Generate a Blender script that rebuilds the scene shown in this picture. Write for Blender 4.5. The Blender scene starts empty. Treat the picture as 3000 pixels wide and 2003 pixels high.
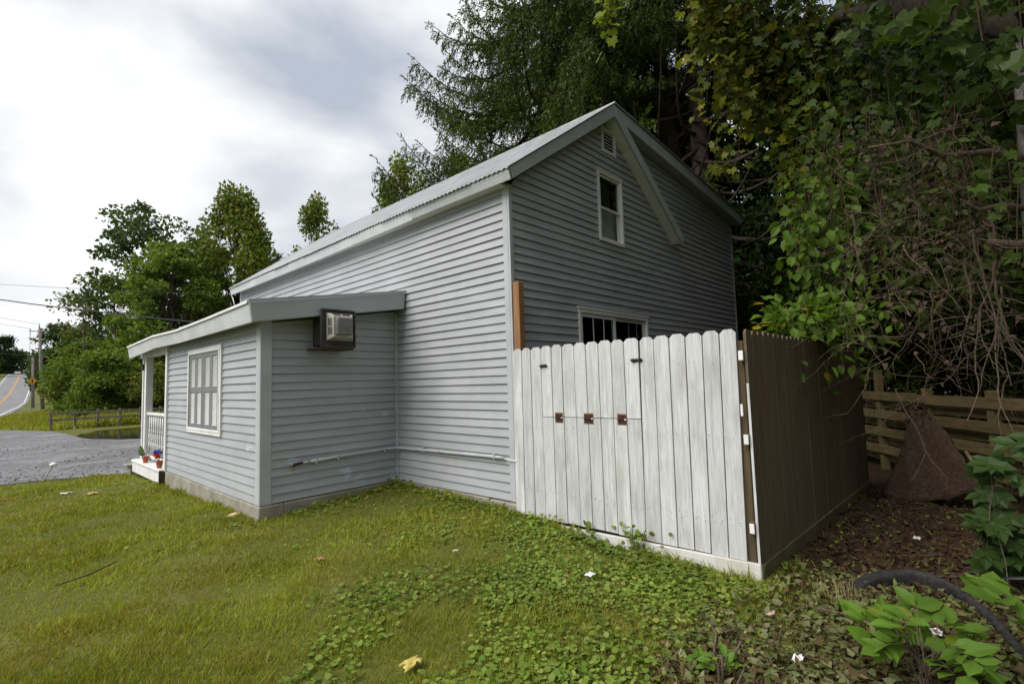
import bpy, math, random
import numpy as np
from mathutils import Vector, Matrix

# ------------------------------------------------------------------ camera, sky, sun, exposure
sc = bpy.context.scene
COL = sc.collection
random.seed(7); rng = np.random.default_rng(7)
CAM = Vector((-4.1106, -3.8091, 1.3228))
cr, cu, cf = (0.68248817, -0.73025315, -0.03066321), (-0.0356795, -0.0751899, 0.99653071), (0.73002525, 0.67902637, 0.07737129)
cd = bpy.data.cameras.new('camera'); cam = bpy.data.objects.new('camera', cd); COL.objects.link(cam)
cam.matrix_world = Matrix(((cr[0], cu[0], -cf[0], CAM.x), (cr[1], cu[1], -cf[1], CAM.y), (cr[2], cu[2], -cf[2], CAM.z), (0, 0, 0, 1)))
cd.sensor_fit = 'HORIZONTAL'; cd.sensor_width = 36; cd.lens = 1463.83 * 36 / 3000
cd.clip_start = 0.05; cd.clip_end = 3000
sc.camera = cam
SUN_AZ, SUN_EL = -74.0, 48.0          # degrees: bearing from +Y towards +X, height
sv = Vector((math.sin(math.radians(SUN_AZ)) * math.cos(math.radians(SUN_EL)), math.cos(math.radians(SUN_AZ)) * math.cos(math.radians(SUN_EL)), math.sin(math.radians(SUN_EL))))
sl = bpy.data.lights.new('sun', 'SUN'); sl.energy = 2.0; sl.angle = math.radians(46); sl.color = (1, .965, .91)
so = bpy.data.objects.new('sun', sl); COL.objects.link(so); so.rotation_euler = sv.to_track_quat('Z', 'Y').to_euler(); so.location = (-20, 10, 30)
wd = bpy.data.worlds.new('World'); sc.world = wd; wd.use_nodes = True
wt = wd.node_tree; wn = wt.nodes; wl = wt.links
for n in list(wn): wn.remove(n)
def WN(t, **k):
    n = wn.new(t)
    for a, b in k.items(): setattr(n, a, b)
    return n
sky = WN('ShaderNodeTexSky', sky_type='NISHITA', sun_disc=False)
sky.sun_elevation = math.radians(SUN_EL); sky.sun_rotation = math.radians(SUN_AZ); sky.dust_density = 2.0
tc = WN('ShaderNodeTexCoord'); mp = WN('ShaderNodeMapping'); mp.inputs['Scale'].default_value = (1, 1, 1.9); mp.inputs['Location'].default_value = (11.85, 9.55, 3.85)
wl.new(tc.outputs['Generated'], mp.inputs['Vector'])
nb = WN('ShaderNodeTexNoise'); nb.inputs['Scale'].default_value = 2.3; nb.inputs['Detail'].default_value = 7; nb.inputs['Roughness'].default_value = .47; nb.inputs['Distortion'].default_value = .2
nc = WN('ShaderNodeTexNoise'); nc.inputs['Scale'].default_value = 1.5; nc.inputs['Detail'].default_value = 5; nc.inputs['Roughness'].default_value = .5
mp2 = WN('ShaderNodeMapping'); mp2.inputs['Scale'].default_value = (1, 1, 1.8); mp2.inputs['Location'].default_value = (6.50, 15.50, 11.00)
wl.new(tc.outputs['Generated'], mp2.inputs['Vector'])
wl.new(mp.outputs[0], nb.inputs['Vector']); wl.new(mp2.outputs[0], nc.inputs['Vector'])
cr1 = WN('ShaderNodeValToRGB'); e = cr1.color_ramp.elements
e[0].position = .36; e[0].color = (2.35, 2.6, 3.05, 1); e[1].position = .61; e[1].color = (5.1, 5.1, 5.15, 1)
m_ = cr1.color_ramp.elements.new(.47); m_.color = (3.45, 3.6, 3.88, 1)
cr2 = WN('ShaderNodeValToRGB'); e = cr2.color_ramp.elements
e[0].position = .34; e[0].color = (.35, .35, .35, 1); e[1].position = .46; e[1].color = (1, 1, 1, 1)
wl.new(nb.outputs['Fac'], cr1.inputs['Fac']); wl.new(nc.outputs['Fac'], cr2.inputs['Fac'])
sm = WN('ShaderNodeMix', data_type='RGBA'); wl.new(cr2.outputs['Color'], sm.inputs[0]); wl.new(sky.outputs[0], sm.inputs[6]); wl.new(cr1.outputs['Color'], sm.inputs[7])
bg = WN('ShaderNodeBackground'); bg.inputs['Strength'].default_value = .1
wo = WN('ShaderNodeOutputWorld'); wl.new(sm.outputs[2], bg.inputs['Color']); wl.new(bg.outputs[0], wo.inputs['Surface'])
sc.view_settings.view_transform = 'Standard'; sc.view_settings.look = 'None'; sc.view_settings.exposure = 1.08; sc.view_settings.gamma = 1
sc.view_settings.use_curve_mapping = False
sc.render.engine = 'CYCLES'
sc.cycles.max_bounces = 6; sc.cycles.diffuse_bounces = 3; sc.cycles.glossy_bounces = 3; sc.cycles.transmission_bounces = 4; sc.cycles.transparent_max_bounces = 6

# ------------------------------------------------------------------ helpers
WLOC = {}
def V3(p): return np.array(p, float)
class MB:
    def __init__(s): s.v = []; s.f = []
    def add(s, vs, fs):
        o = len(s.v); s.v += [tuple(map(float, p)) for p in vs]; s.f += [tuple(i + o for i in f) for f in fs]; return s
    def box(s, a, b):
        x0, y0, z0 = [min(a[i], b[i]) for i in range(3)]; x1, y1, z1 = [max(a[i], b[i]) for i in range(3)]
        return s.add([(x0, y0, z0), (x1, y0, z0), (x1, y1, z0), (x0, y1, z0), (x0, y0, z1), (x1, y0, z1), (x1, y1, z1), (x0, y1, z1)],
                     [(0, 3, 2, 1), (4, 5, 6, 7), (0, 1, 5, 4), (1, 2, 6, 5), (2, 3, 7, 6), (3, 0, 4, 7)])
    def hexa(s, lo, hi):   # two quads of 4 points
        return s.add(list(lo) + list(hi), [(0, 3, 2, 1), (4, 5, 6, 7), (0, 1, 5, 4), (1, 2, 6, 5), (2, 3, 7, 6), (3, 0, 4, 7)])
    def prism(s, poly, vec):
        n = len(poly); p = [V3(q) for q in poly]; q = [a + V3(vec) for a in p]
        return s.add(p + q, [tuple(range(n))[::-1], tuple(range(n, 2 * n))] + [(i, (i + 1) % n, n + (i + 1) % n, n + i) for i in range(n)])
    def beam(s, a, b, w, h, up=(0, 0, 1)):   # box along a-b
        a = V3(a); b = V3(b); d = b - a; d /= np.linalg.norm(d); sd = np.cross(d, V3(up)); sd /= np.linalg.norm(sd); u = np.cross(sd, d)
        k = [(-w / 2, -h / 2), (w / 2, -h / 2), (w / 2, h / 2), (-w / 2, h / 2)]
        return s.hexa([a + sd * i + u * j for i, j in k], [b + sd * i + u * j for i, j in k])
    def tube(s, pts, rad, n=8, cap=True, rough=0):
        P = [V3(p) for p in pts]; m = len(P)
        if not hasattr(rad, '__len__'): rad = [rad] * m
        t = [P[min(i + 1, m - 1)] - P[max(i - 1, 0)] for i in range(m)]
        ref = np.array([0.31, 0.95, 0.05]); vs = []
        for i in range(m):
            d = t[i] / (np.linalg.norm(t[i]) + 1e-9)
            if abs(d @ ref) > .93: ref = np.array([0.9, 0.1, 0.4])
            a = np.cross(d, ref); a /= np.linalg.norm(a); b = np.cross(d, a); ref = np.cross(a, d) if False else ref
            for j in range(n):
                th = 2 * math.pi * j / n; rr = rad[i] * (1 + (random.uniform(-rough, rough) if rough else 0))
                vs.append(P[i] + (a * math.cos(th) + b * math.sin(th)) * rr)
        fs = [(i * n + j, i * n + (j + 1) % n, (i + 1) * n + (j + 1) % n, (i + 1) * n + j) for i in range(m - 1) for j in range(n)]
        if cap: fs += [tuple(range(n))[::-1], tuple(range((m - 1) * n, m * n))]
        return s.add(vs, fs)
    def lathe(s, prof, c=(0, 0, 0), n=12):
        vs = []; m = len(prof)
        for r, z in prof:
            for j in range(n): vs.append((c[0] + r * math.cos(2 * math.pi * j / n), c[1] + r * math.sin(2 * math.pi * j / n), c[2] + z))
        fs = [(i * n + j, i * n + (j + 1) % n, (i + 1) * n + (j + 1) % n, (i + 1) * n + j) for i in range(m - 1) for j in range(n)]
        fs += [tuple(range(n))[::-1], tuple(range((m - 1) * n, m * n))]
        return s.add(vs, fs)
    def mesh(s, name, mat, off=(0, 0, 0), smooth=False):
        me = bpy.data.meshes.new(name); o = V3(off)
        me.from_pydata([tuple(V3(p) - o) for p in s.v], [], s.f)
        if mat: me.materials.append(mat)
        if smooth: me.polygons.foreach_set('use_smooth', [True] * len(me.polygons))
        me.update(); return me
    def build(s, name, mat, parent=None, smooth=False, bevel=0, origin=None, **tags):
        if origin is None: origin = WLOC.get(parent.name, (0, 0, 0)) if parent else (0, 0, 0); loc = (0, 0, 0)
        else:
            loc = tuple(V3(origin) - V3(WLOC.get(parent.name, (0, 0, 0)) if parent else (0, 0, 0)))
        me = s.mesh(name, mat, origin, smooth)
        o = bpy.data.objects.new(name, me); COL.objects.link(o); o.location = loc
        if parent: o.parent = parent
        WLOC[o.name] = tuple(origin)
        if bevel:
            md = o.modifiers.new('edge', 'BEVEL'); md.width = bevel; md.segments = 1; md.limit_method = 'ANGLE'
        for k, v in tags.items(): o[k] = v
        return o
def thing(name, label, cat, loc, group=None):
    o = bpy.data.objects.new(name, None); COL.objects.link(o); o.location = loc; o.empty_display_size = .2
    o['label'] = label; o['category'] = cat
    if group: o['group'] = group
    WLOC[o.name] = tuple(loc); return o
def inst(name, me, parent, world_loc, rot=None, scale=None, mat4=None):
    o = bpy.data.objects.new(name, me); COL.objects.link(o); o.parent = parent
    if mat4 is not None: o.matrix_local = Matrix.Translation(-Vector(WLOC[parent.name])) @ mat4
    else:
        o.location = tuple(V3(world_loc) - V3(WLOC[parent.name]))
        if rot: o.rotation_euler = rot
        if scale: o.scale = scale
    WLOC[o.name] = WLOC[parent.name]; return o

# ---- materials
def newmat(name):
    m = bpy.data.materials.new(name); m.use_nodes = True; nt = m.node_tree
    for n in list(nt.nodes): nt.nodes.remove(n)
    out = nt.nodes.new('ShaderNodeOutputMaterial'); return m, nt, out
class NT:
    def __init__(s, name): s.m, s.t, s.out = newmat(name); s.L = s.t.links
    def n(s, typ, ins=None, **k):
        nd = s.t.nodes.new(typ)
        for a, b in k.items(): setattr(nd, a, b)
        for a, b in (ins or {}).items():
            if hasattr(b, 'links') and hasattr(b, 'is_output'): s.L.new(b, nd.inputs[a])
            else: nd.inputs[a].default_value = b
        return nd
    def pos(s): return s.n('ShaderNodeNewGeometry').outputs['Position']
    def opos(s, k=37.0):   # position shifted by the object's random number
        g = s.n('ShaderNodeNewGeometry'); oi = s.n('ShaderNodeObjectInfo'); r = s.n('ShaderNodeMath', {0: oi.outputs['Random'], 1: k}, operation='MULTIPLY')
        return s.n('ShaderNodeVectorMath', {0: g.outputs['Position'], 1: r.outputs[0]}, operation='ADD').outputs[0]
    def mapv(s, v, scale): return s.n('ShaderNodeMapping', {'Vector': v, 'Scale': scale}).outputs[0]
    def noise(s, v, scale, detail=4, rough=.55, dist=0): return s.n('ShaderNodeTexNoise', {'Vector': v, 'Scale': scale, 'Detail': detail, 'Roughness': rough, 'Distortion': dist}).outputs['Fac']
    def ramp(s, f, stops, interp='LINEAR'):
        nd = s.n('ShaderNodeValToRGB', {'Fac': f}); el = nd.color_ramp.elements; nd.color_ramp.interpolation = interp
        while len(el) < len(stops): el.new(.5)
        for q, (p, c) in zip(el, stops): q.position = p; q.color = (c, c, c, 1) if not hasattr(c, '__len__') else (*c, 1)
        return nd.outputs['Color']
    def mix(s, f, a, b, mode='MIX'):
        nd = s.n('ShaderNodeMix', data_type='RGBA', blend_type=mode)
        for i, x in ((0, f), (6, a), (7, b)):
            if hasattr(x, 'is_output'): s.L.new(x, nd.inputs[i])
            else: nd.inputs[i].default_value = x if i == 0 else (*x, 1)
        return nd.outputs[2]
    def math(s, op, a, b=0.0): return s.n('ShaderNodeMath', {0: a, 1: b}, operation=op).outputs[0]
    def bump(s, h, strength=.3, dist=.01): return s.n('ShaderNodeBump', {'Height': h, 'Strength': strength, 'Distance': dist}).outputs[0]
    def end(s, color, rough=.6, bump=None, metal=0, spec=.5, **extra):
        p = s.n('ShaderNodeBsdfPrincipled', {'Roughness': rough, 'Metallic': metal, 'Specular IOR Level': spec})
        if hasattr(color, 'is_output'): s.L.new(color, p.inputs['Base Color'])
        else: p.inputs['Base Color'].default_value = (*color, 1)
        if bump is not None: s.L.new(bump, p.inputs['Normal'])
        s.L.new(p.outputs[0], s.out.inputs[0]); return s.m
def simple(name, c, rough=.6, var=.12, scale=6, metal=0, bump=.15, spec=.4):
    t = NT(name); v = t.opos(); f = t.noise(v, scale, 5)
    c2 = tuple(max(0, a * (1 - 2 * var)) for a in c); c3 = tuple(min(1, a * (1 + var)) for a in c)
    col = t.ramp(f, [(.25, c2), (.7, c3)])
    return t.end(col, rough, t.bump(t.noise(v, scale * 9, 3), bump, .004) if bump else None, metal, spec)
def leafmat(name, cols, rough=.5, trans=.35, tcol=None, noise_scale=.35, spec=.12, patch=None):
    t = NT(name); g = t.n('ShaderNodeNewGeometry')
    n = len(cols); col = t.ramp(g.outputs['Random Per Island'], [((i + .5) / n, c) for i, c in enumerate(cols)])
    f = t.noise(g.outputs['Position'], noise_scale, 3)
    hsv = t.n('ShaderNodeHueSaturation', {'Color': col, 'Value': t.n('ShaderNodeMapRange', {'Value': f, 'From Min': .3, 'From Max': .7, 'To Min': .72, 'To Max': 1.3}).outputs[0]})
    if patch:
        pf = t.ramp(t.noise(g.outputs['Position'], 1.15, 5, .65), [(.50, 0.0), (.68, .75)]); hsv = t.n('ShaderNodeHueSaturation', {'Color': t.mix(pf, hsv.outputs[0], patch)})
    p = t.n('ShaderNodeBsdfPrincipled', {'Base Color': hsv.outputs[0], 'Roughness': rough, 'Specular IOR Level': spec})
    tr = t.n('ShaderNodeBsdfTranslucent', {'Color': t.mix(1.0, hsv.outputs[0], tcol or (1.5, 1.45, .5), 'MULTIPLY')})
    mx = t.n('ShaderNodeMixShader', {0: trans, 1: p.outputs[0], 2: tr.outputs[0]})
    t.L.new(mx.outputs[0], t.out.inputs[0]); return t.m

# house paint: grey vinyl with chipped pale-blue patches
def siding_mat():
    t = NT('grey_siding'); g = t.pos()
    f = t.noise(t.mapv(g, (1.2, 1.2, 3)), 1.3, 5); col = t.ramp(f, [(.25, (.295, .307, .322)), (.75, (.37, .381, .395))])
    oi = t.n('ShaderNodeObjectInfo'); k = t.n('ShaderNodeMapRange', {'Value': oi.outputs['Random'], 'To Min': .965, 'To Max': 1.03})
    col = t.mix(1.0, col, k.outputs[0], 'MULTIPLY')
    chip = None
    for (c, r) in [((-1.85, 2.62, .62), .17), ((-.8, 2.25, .2), .22), ((-.62, 2.25, .1), .18), ((-1.5, 2.25, .45), .16), ((-1.78, 2.25, .75), .12), ((-1.8, 2.25, 1.5), .1), ((-.55, 2.25, 1.0), .07), ((-.2, 2.25, .92), .12), ((-1.75, 2.25, .35), .1), ((-.05, 2.2, .5), .1), ((-.1, 2.25, .06), .12)]:
        d = t.n('ShaderNodeVectorMath', {0: g, 1: c}, operation='DISTANCE').outputs['Value']
        a = t.n('ShaderNodeMapRange', {'Value': d, 'From Min': r * .2, 'From Max': r, 'To Min': 1.0, 'To Max': 0.0}).outputs[0]
        chip = a if chip is None else t.math('MAXIMUM', chip, a)
    nz = t.noise(t.mapv(g, (5, 5, 16)), 2.2, 7, .7)
    msk = t.ramp(t.math('ADD', t.math('MULTIPLY', chip, .30), nz), [(.765, 0.0), (.80, 1.0)])
    col = t.mix(t.math('MULTIPLY', msk, .8), col, (.44, .54, .61))
    fl = t.ramp(t.noise(t.mapv(g, (6, 6, 45)), 3.0, 5, .7), [(.735, 0.0), (.76, 1.0)])
    col = t.mix(t.math('MULTIPLY', fl, .55), col, (.55, .60, .64))
    dirt = t.ramp(t.noise(t.mapv(g, (3, 3, .7)), 1.6, 6, .6), [(.5, 0.0), (.85, 1.0)])
    col = t.mix(t.math('MULTIPLY', dirt, .25), col, (.24, .235, .21))
    d = t.n('ShaderNodeVectorMath', {0: g, 1: (-1.5, 2.25, .36)}, operation='DISTANCE').outputs['Value']
    rs = t.math('MULTIPLY', t.ramp(d, [(.0, 1.0), (.09, 0.0)]), t.noise(g, 18, 3))
    col = t.mix(t.ramp(rs, [(.2, 0.0), (.5, .8)]), col, (.30, .16, .04))
    return t.end(col, .42, t.bump(t.noise(t.mapv(g, (14, 14, 60)), 4, 4), .12, .003), 0, .45)
M = {}
M['siding'] = siding_mat()
M['trim'] = simple('grey_trim_paint', (.40, .415, .43), .45, .08, 3)
M['fascia'] = simple('pale_fascia_paint', (.50, .515, .52), .42, .1, 2.2)
M['fascia_grey'] = simple('grey_fascia_paint', (.36, .385, .395), .42, .08, 2.2)
M['white'] = simple('white_trim_paint', (.70, .70, .69), .5, .08, 4)
M['vinyl'] = simple('white_vinyl_frame', (.66, .66, .63), .4, .05, 3, bump=.05)
M['shutter'] = simple('charcoal_shutter_paint', (.17, .18, .185), .5, .1, 6)
M['louver'] = simple('pale_louver', (.62, .62, .60), .5, .05, 6, bump=0)
M['black'] = simple('black_metal', (.02, .02, .022), .45, .2, 12)
M['dark'] = simple('dark_interior', (.03, .03, .032), .8, .2, 5, bump=0)
def concrete():
    t = NT('weathered_concrete'); g = t.pos(); f = t.noise(g, 3.5, 8, .65); col = t.ramp(f, [(.3, (.17, .15, .115)), (.55, (.27, .25, .205)), (.8, (.36, .34, .29))])
    mo = t.ramp(t.noise(g, 1.7, 5), [(.5, 0.0), (.7, 1.0)]); col = t.mix(t.math('MULTIPLY', mo, .45), col, (.13, .125, .05))
    return t.end(col, .9, t.bump(t.noise(g, 40, 6, .7), .5, .01))
M['concrete'] = concrete()
def glass():
    t = NT('window_glass'); g = t.pos()
    a = t.n('ShaderNodeBsdfGlossy', {'Color': (.9, .93, .95, 1), 'Roughness': .015, 'Normal': t.bump(t.noise(g, 2.2, 3), .06, .02)})
    b = t.n('ShaderNodeBsdfTransparent', {'Color': (.86, .90, .89, 1)}); bk = t.n('ShaderNodeNewGeometry').outputs['Backfacing']; fr = t.n('ShaderNodeFresnel', {'IOR': 1.6}); fac = t.math('MULTIPLY', fr.outputs[0], t.math('SUBTRACT', 1.0, bk))
    t.L.new(t.n('ShaderNodeMixShader', {0: fac, 1: b.outputs[0], 2: a.outputs[0]}).outputs[0], t.out.inputs[0]); return t.m
M['glass'] = glass()
def roofmetal():
    t = NT('weathered_tin_roof'); g = t.opos(); f = t.noise(t.mapv(g, (1, 5, 1)), 2.0, 7, .6)
    col = t.ramp(f, [(.3, (.20, .20, .205)), (.6, (.36, .37, .38)), (.8, (.46, .47, .48))])
    ru = t.ramp(t.noise(t.mapv(g, (2, 6, 2)), 2.4, 6, .7), [(.62, 0.0), (.75, 1.0)]); col = t.mix(t.math('MULTIPLY', ru, .5), col, (.10, .085, .07))
    return t.end(col, .5, None, .35)
M['tin'] = roofmetal()
def wood(name, cols, grain=(26, 26, 1.3), stain=None, bump=.35, rough=.8, amt=.5, fine=.0):
    t = NT(name); g = t.opos()
    f = t.noise(t.mapv(g, grain), 1.6, 7, .62, .4); col = t.ramp(f, [(.25 + .5 * i / (len(cols) - 1), c) for i, c in enumerate(cols)])
    if stain:
        b = t.ramp(t.noise(t.mapv(g, (3.5, 3.5, 1.1)), 1.5, 6, .6), [(.46, 0.0), (.72, 1.0)]); col = t.mix(t.math('MULTIPLY', b, amt), col, stain)
    if fine:
        k = t.ramp(t.noise(t.mapv(g, (60, 60, 2.2)), 2.0, 4, .7), [(.54, 0.0), (.70, 1.0)]); col = t.mix(t.math('MULTIPLY', k, fine), col, (.27, .27, .27))
        kn = t.ramp(t.noise(t.mapv(g, (11, 11, 9)), 1.3, 2), [(.73, 0.0), (.79, 1.0)]); col = t.mix(t.math('MULTIPLY', kn, .45), col, (.33, .29, .22))
    oi = t.n('ShaderNodeObjectInfo'); k = t.n('ShaderNodeMapRange', {'Value': oi.outputs['Random'], 'To Min': .88, 'To Max': 1.07})
    col = t.mix(1.0, col, k.outputs[0], 'MULTIPLY')
    return t.end(col, rough, t.bump(t.noise(t.mapv(g, (grain[0] * 1.6, grain[1] * 1.6, grain[2])), 2, 6, .7), bump, .006), 0, .3)
M['whitewood'] = wood('white_washed_wood', [(.36, .365, .37), (.53, .535, .54), (.64, .645, .65)], stain=(.33, .33, .30), amt=.8, fine=.75)
M['whiteskirt'] = wood('white_washed_board', [(.45, .44, .40), (.58, .57, .54), (.64, .635, .61)], grain=(26, 1.3, 26), stain=(.42, .36, .25), amt=.6, fine=.3)
M['brownwood'] = wood('brown_weathered_picket', [(.055, .042, .024), (.105, .08, .046), (.16, .128, .078)], stain=(.10, .045, .018), amt=.6)
M['brownskirt'] = wood('mossy_brown_board', [(.06, .052, .025), (.11, .095, .045), (.15, .13, .07)], grain=(1.3, 26, 26), stain=(.045, .055, .015), amt=.7)
M['cedar'] = wood('fresh_cedar_post', [(.16, .075, .03), (.25, .125, .055), (.31, .17, .08)], rough=.7)
M['oldpost'] = wood('dark_post_wood', [(.03, .022, .012), (.07, .05, .025), (.11, .08, .04)])
M['boardwood'] = wood('old_horizontal_board', [(.09, .065, .028), (.16, .12, .055), (.22, .17, .085)], grain=(2, 2, 26), stain=(.07, .075, .025), amt=.6)
M['endgrain'] = simple('board_end_grain', (.36, .29, .19), .9, .3, 30)
M['rust'] = simple('rusted_iron', (.050, .021, .013), .85, .45, 55, bump=.6)
M['rusthalo'] = simple('rust_stain', (.26, .14, .075), .9, .3, 60)
M['pipe'] = simple('grey_painted_pipe', (.40, .41, .42), .5, .1, 8)
M['acmetal'] = simple('dusty_grey_appliance_metal', (.17, .165, .155), .5, .25, 7, .2)
M['acpale'] = simple('pale_appliance_grille', (.42, .40, .36), .5, .2, 7)
M['acboard'] = simple('stained_dark_plywood', (.055, .052, .05), .75, .35, 9)

# ------------------------------------------------------------------ terrain
CP = np.array([(0, 0, -.09), (0, -.25, -.15), (-.07, -1.36, -.205), (-.07, -2.5, -.25), (4.9, -2.5, -.37), (2.5, -2.5, -.31), (-1.85, 2.2, -.17), (-1.85, 4.2, -.20), (-1.85, 6.24, -.235), (0, 2.2, -.02), (-.9, 2.2, -.10), (0, 1.1, -.05),
    (-.8, 1.2, -.14), (-4.1, -3.8, -.3), (-3, 1, -.26), (-3, 6, -.28), (-6, 0, -.32), (-2, 8.7, -.29), (-4, 9.5, -.30), (-8, 6, -.32), (-1, -2.5, -.27), (-1, -1, -.22), (.7, -3.2, -.30), (2.2, -4.4, -.30), (6, -3, -.37), (8, -6, -.35), (-2, -6, -.3),
    (6, 4, -.3), (3, 4, -.3), (-10, -8, -.3), (10, 10, -.3), (-2, 20, -.3), (-15, 15, -.33), (2, -1, -.28), (20, 0, -.3), (12, -10, -.3), (0, 40, -.33), (-3.6, -1.5, -.29)])
def hfun(x, y):
    x = np.asarray(x, float); y = np.asarray(y, float)
    w = 1 / (((x[..., None] - CP[:, 0]) ** 2 + (y[..., None] - CP[:, 1]) ** 2) + .12) ** 1.6
    near = (w * CP[:, 2]).sum(-1) / w.sum(-1)
    near = near + .012 * np.sin(x * 1.9 + 1) * np.sin(y * 1.6) + .006 * np.sin(x * 4.3) * np.sin(y * 5.1 + 2)
    d = np.hypot(x, y); k = np.clip((d - 14) / 16, 0, 1); k = k * k * (3 - 2 * k)
    far = np.interp(y, [-900, 60, 100, 133, 165, 202, 245, 285, 330, 420, 1200], [-.33, -.35, -.35, -.05, 1.4, 4.0, 7.6, 10.5, 11.8, 6.0, 0.0])
    h = near * (1 - k) + far * k
    e = ((x - 3.0) / 4.4) ** 2 + ((y - 22.0) / 4.9) ** 2
    return h - .3 * np.clip(1.1 - e, 0, 1)
def axis(lo, hi, d0, d1, st, grow=1.16):
    a = list(np.arange(d0, d1 + 1e-6, st)); s = st
    while a[-1] < hi: s *= grow; a.append(a[-1] + s)
    s = st
    while a[0] > lo: s *= grow; a.insert(0, a[0] - s)
    return np.array(a)
GX = axis(-900, 900, -10, 12, .22); GY = axis(-700, 1500, -9, 14, .22)
GZ = hfun(*np.meshgrid(GX, GY, indexing='ij'))
def H(x, y):
    x = np.asarray(x, float); y = np.asarray(y, float)
    i = np.clip(np.searchsorted(GX, x) - 1, 0, len(GX) - 2); j = np.clip(np.searchsorted(GY, y) - 1, 0, len(GY) - 2)
    a = (x - GX[i]) / (GX[i + 1] - GX[i]); b = (y - GY[j]) / (GY[j + 1] - GY[j])
    return GZ[i, j] * (1 - a) * (1 - b) + GZ[i + 1, j] * a * (1 - b) + GZ[i, j + 1] * (1 - a) * b + GZ[i + 1, j + 1] * a * b
def gmesh(name, X, Y, Z, mat, smooth=True):
    nx, ny = X.shape; me = bpy.data.meshes.new(name)
    vs = np.stack([X, Y, Z], -1).reshape(-1, 3); idx = np.arange(nx * ny).reshape(nx, ny)
    q = np.stack([idx[:-1, :-1], idx[1:, :-1], idx[1:, 1:], idx[:-1, 1:]], -1).reshape(-1, 4)
    me.vertices.add(len(vs)); me.vertices.foreach_set('co', vs.ravel()); me.loops.add(q.size); me.loops.foreach_set('vertex_index', q.ravel().astype(np.int32))
    me.polygons.add(len(q)); me.polygons.foreach_set('loop_start', np.arange(0, q.size, 4, dtype=np.int32)); me.update(calc_edges=True); me.materials.append(mat)
    me.polygons.foreach_set('use_smooth', [smooth] * len(q))
    o = bpy.data.objects.new(name, me); COL.objects.link(o); return o
def ground_mat():
    t = NT('lawn_soil'); g = t.pos(); sx = t.n('ShaderNodeSeparateXYZ', {0: g})
    f = t.noise(g, 1.1, 6, .6); f2 = t.noise(g, 14, 5, .7)
    lawn = t.ramp(f, [(.3, (.075, .085, .018)), (.5, (.10, .115, .02)), (.7, (.13, .125, .035))])
    lawn = t.mix(t.ramp(f2, [(.45, 0.0), (.75, .7)]), lawn, (.075, .055, .025))
    soil = t.ramp(t.noise(g, 9, 7, .7), [(.3, (.018, .010, .006)), (.55, (.045, .026, .015)), (.8, (.085, .055, .03))])
    # bare litter soil lies right of the fence corner and under the trees
    a = t.math('ADD', t.math('MULTIPLY', sx.outputs[0], .55), t.math('MULTIPLY', sx.outputs[1], -1.0))
    a = t.math('ADD', a, t.math('MULTIPLY', t.math('SUBTRACT', f, .5), 2.2))
    k = t.n('ShaderNodeMapRange', {'Value': a, 'From Min': 2.35, 'From Max': 3.0}).outputs[0]
    k2 = t.n('ShaderNodeMapRange', {'Value': sx.outputs[0], 'From Min': -1.3, 'From Max': -.6}).outputs[0]
    col = t.mix(t.math('MULTIPLY', k, k2), lawn, soil)
    return t.end(col, .95, t.bump(f2, .5, .03), 0, .2)
ground = gmesh('ground', *np.meshgrid(GX, GY, indexing='ij'), GZ, ground_mat()); ground['kind'] = 'structure'
def strip(name, A, B, mat, dz, na=60, nb=24):
    A = np.array(A, float); B = np.array(B, float)
    def res(P, n):
        s = np.r_[0, np.cumsum(np.hypot(*np.diff(P, axis=0).T))]; u = np.linspace(0, s[-1], n); return np.stack([np.interp(u, s, P[:, 0]), np.interp(u, s, P[:, 1])], -1)
    a, b = res(A, na), res(B, na); t = np.linspace(0, 1, nb)[None, :, None]
    P = a[:, None] * (1 - t) + b[:, None] * t
    o = gmesh(name, P[..., 0], P[..., 1], H(P[..., 0], P[..., 1]) + dz, mat); o['kind'] = 'structure'; return o
def asphalt(name, c, k=1):
    t = NT(name); g = t.pos(); f = t.noise(g, .6, 6, .6); col = t.ramp(f, [(.3, tuple(a * .62 for a in c)), (.7, tuple(a * 1.25 for a in c))])
    s = t.ramp(t.noise(g, 9, 8, .85), [(.40, .45), (.5, .9), (.62, 1.5)]); col = t.mix(1.0, col, s, 'MULTIPLY')
    gr = t.ramp(t.noise(t.mapv(g, (.5, 1.6, 1)), .9, 5, .65), [(.52, 0.0), (.66, 1.0)]); col = t.mix(t.math('MULTIPLY', gr, .5 * k), col, tuple(a * 1.9 for a in c))
    return t.end(col, .85, t.bump(t.noise(g, 22, 5, .7), .6, .02))
M['asphalt'] = asphalt('worn_asphalt', (.155, .155, .16)); M['road'] = asphalt('road_asphalt', (.19, .19, .195), .3)
M['roadwhite'] = simple('road_line_white', (.6, .6, .6), .7, .1, 2); M['roadorange'] = simple('road_line_orange', (.55, .27, .04), .7, .1, 2)
strip('parking_lot', [(-45, 11.2), (-12, 10.3), (-6, 9.85), (-3.75, 9.4), (-3.2, 9.2), (-2.6, 9.0), (-1.9, 8.8), (2, 8.9), (6, 9.2), (14, 9.6)],
      [(-45, 37), (-12, 35), (-3.2, 32.5), (-1.6, 27), (-1.3, 22), (-.6, 18.2), (1, 16.9), (5, 16.6), (9, 16.5), (14, 16)], M['asphalt'], .012, 90, 40)
WL = np.array([(-5.5, 28), (-4.2, 42), (-2.55, 58.7), (-1.3, 77.4), (2.6, 133.5), (6.98, 202), (11.9, 285.6), (15, 330), (20, 400)])
def off(P, d):
    t = np.gradient(P, axis=0); t /= np.hypot(*t.T)[:, None]; return P + np.stack([-t[:, 1], t[:, 0]], -1) * d
strip('road', off(WL, -.5), off(WL, 7.1), M['road'], .03, 160, 8)
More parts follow.
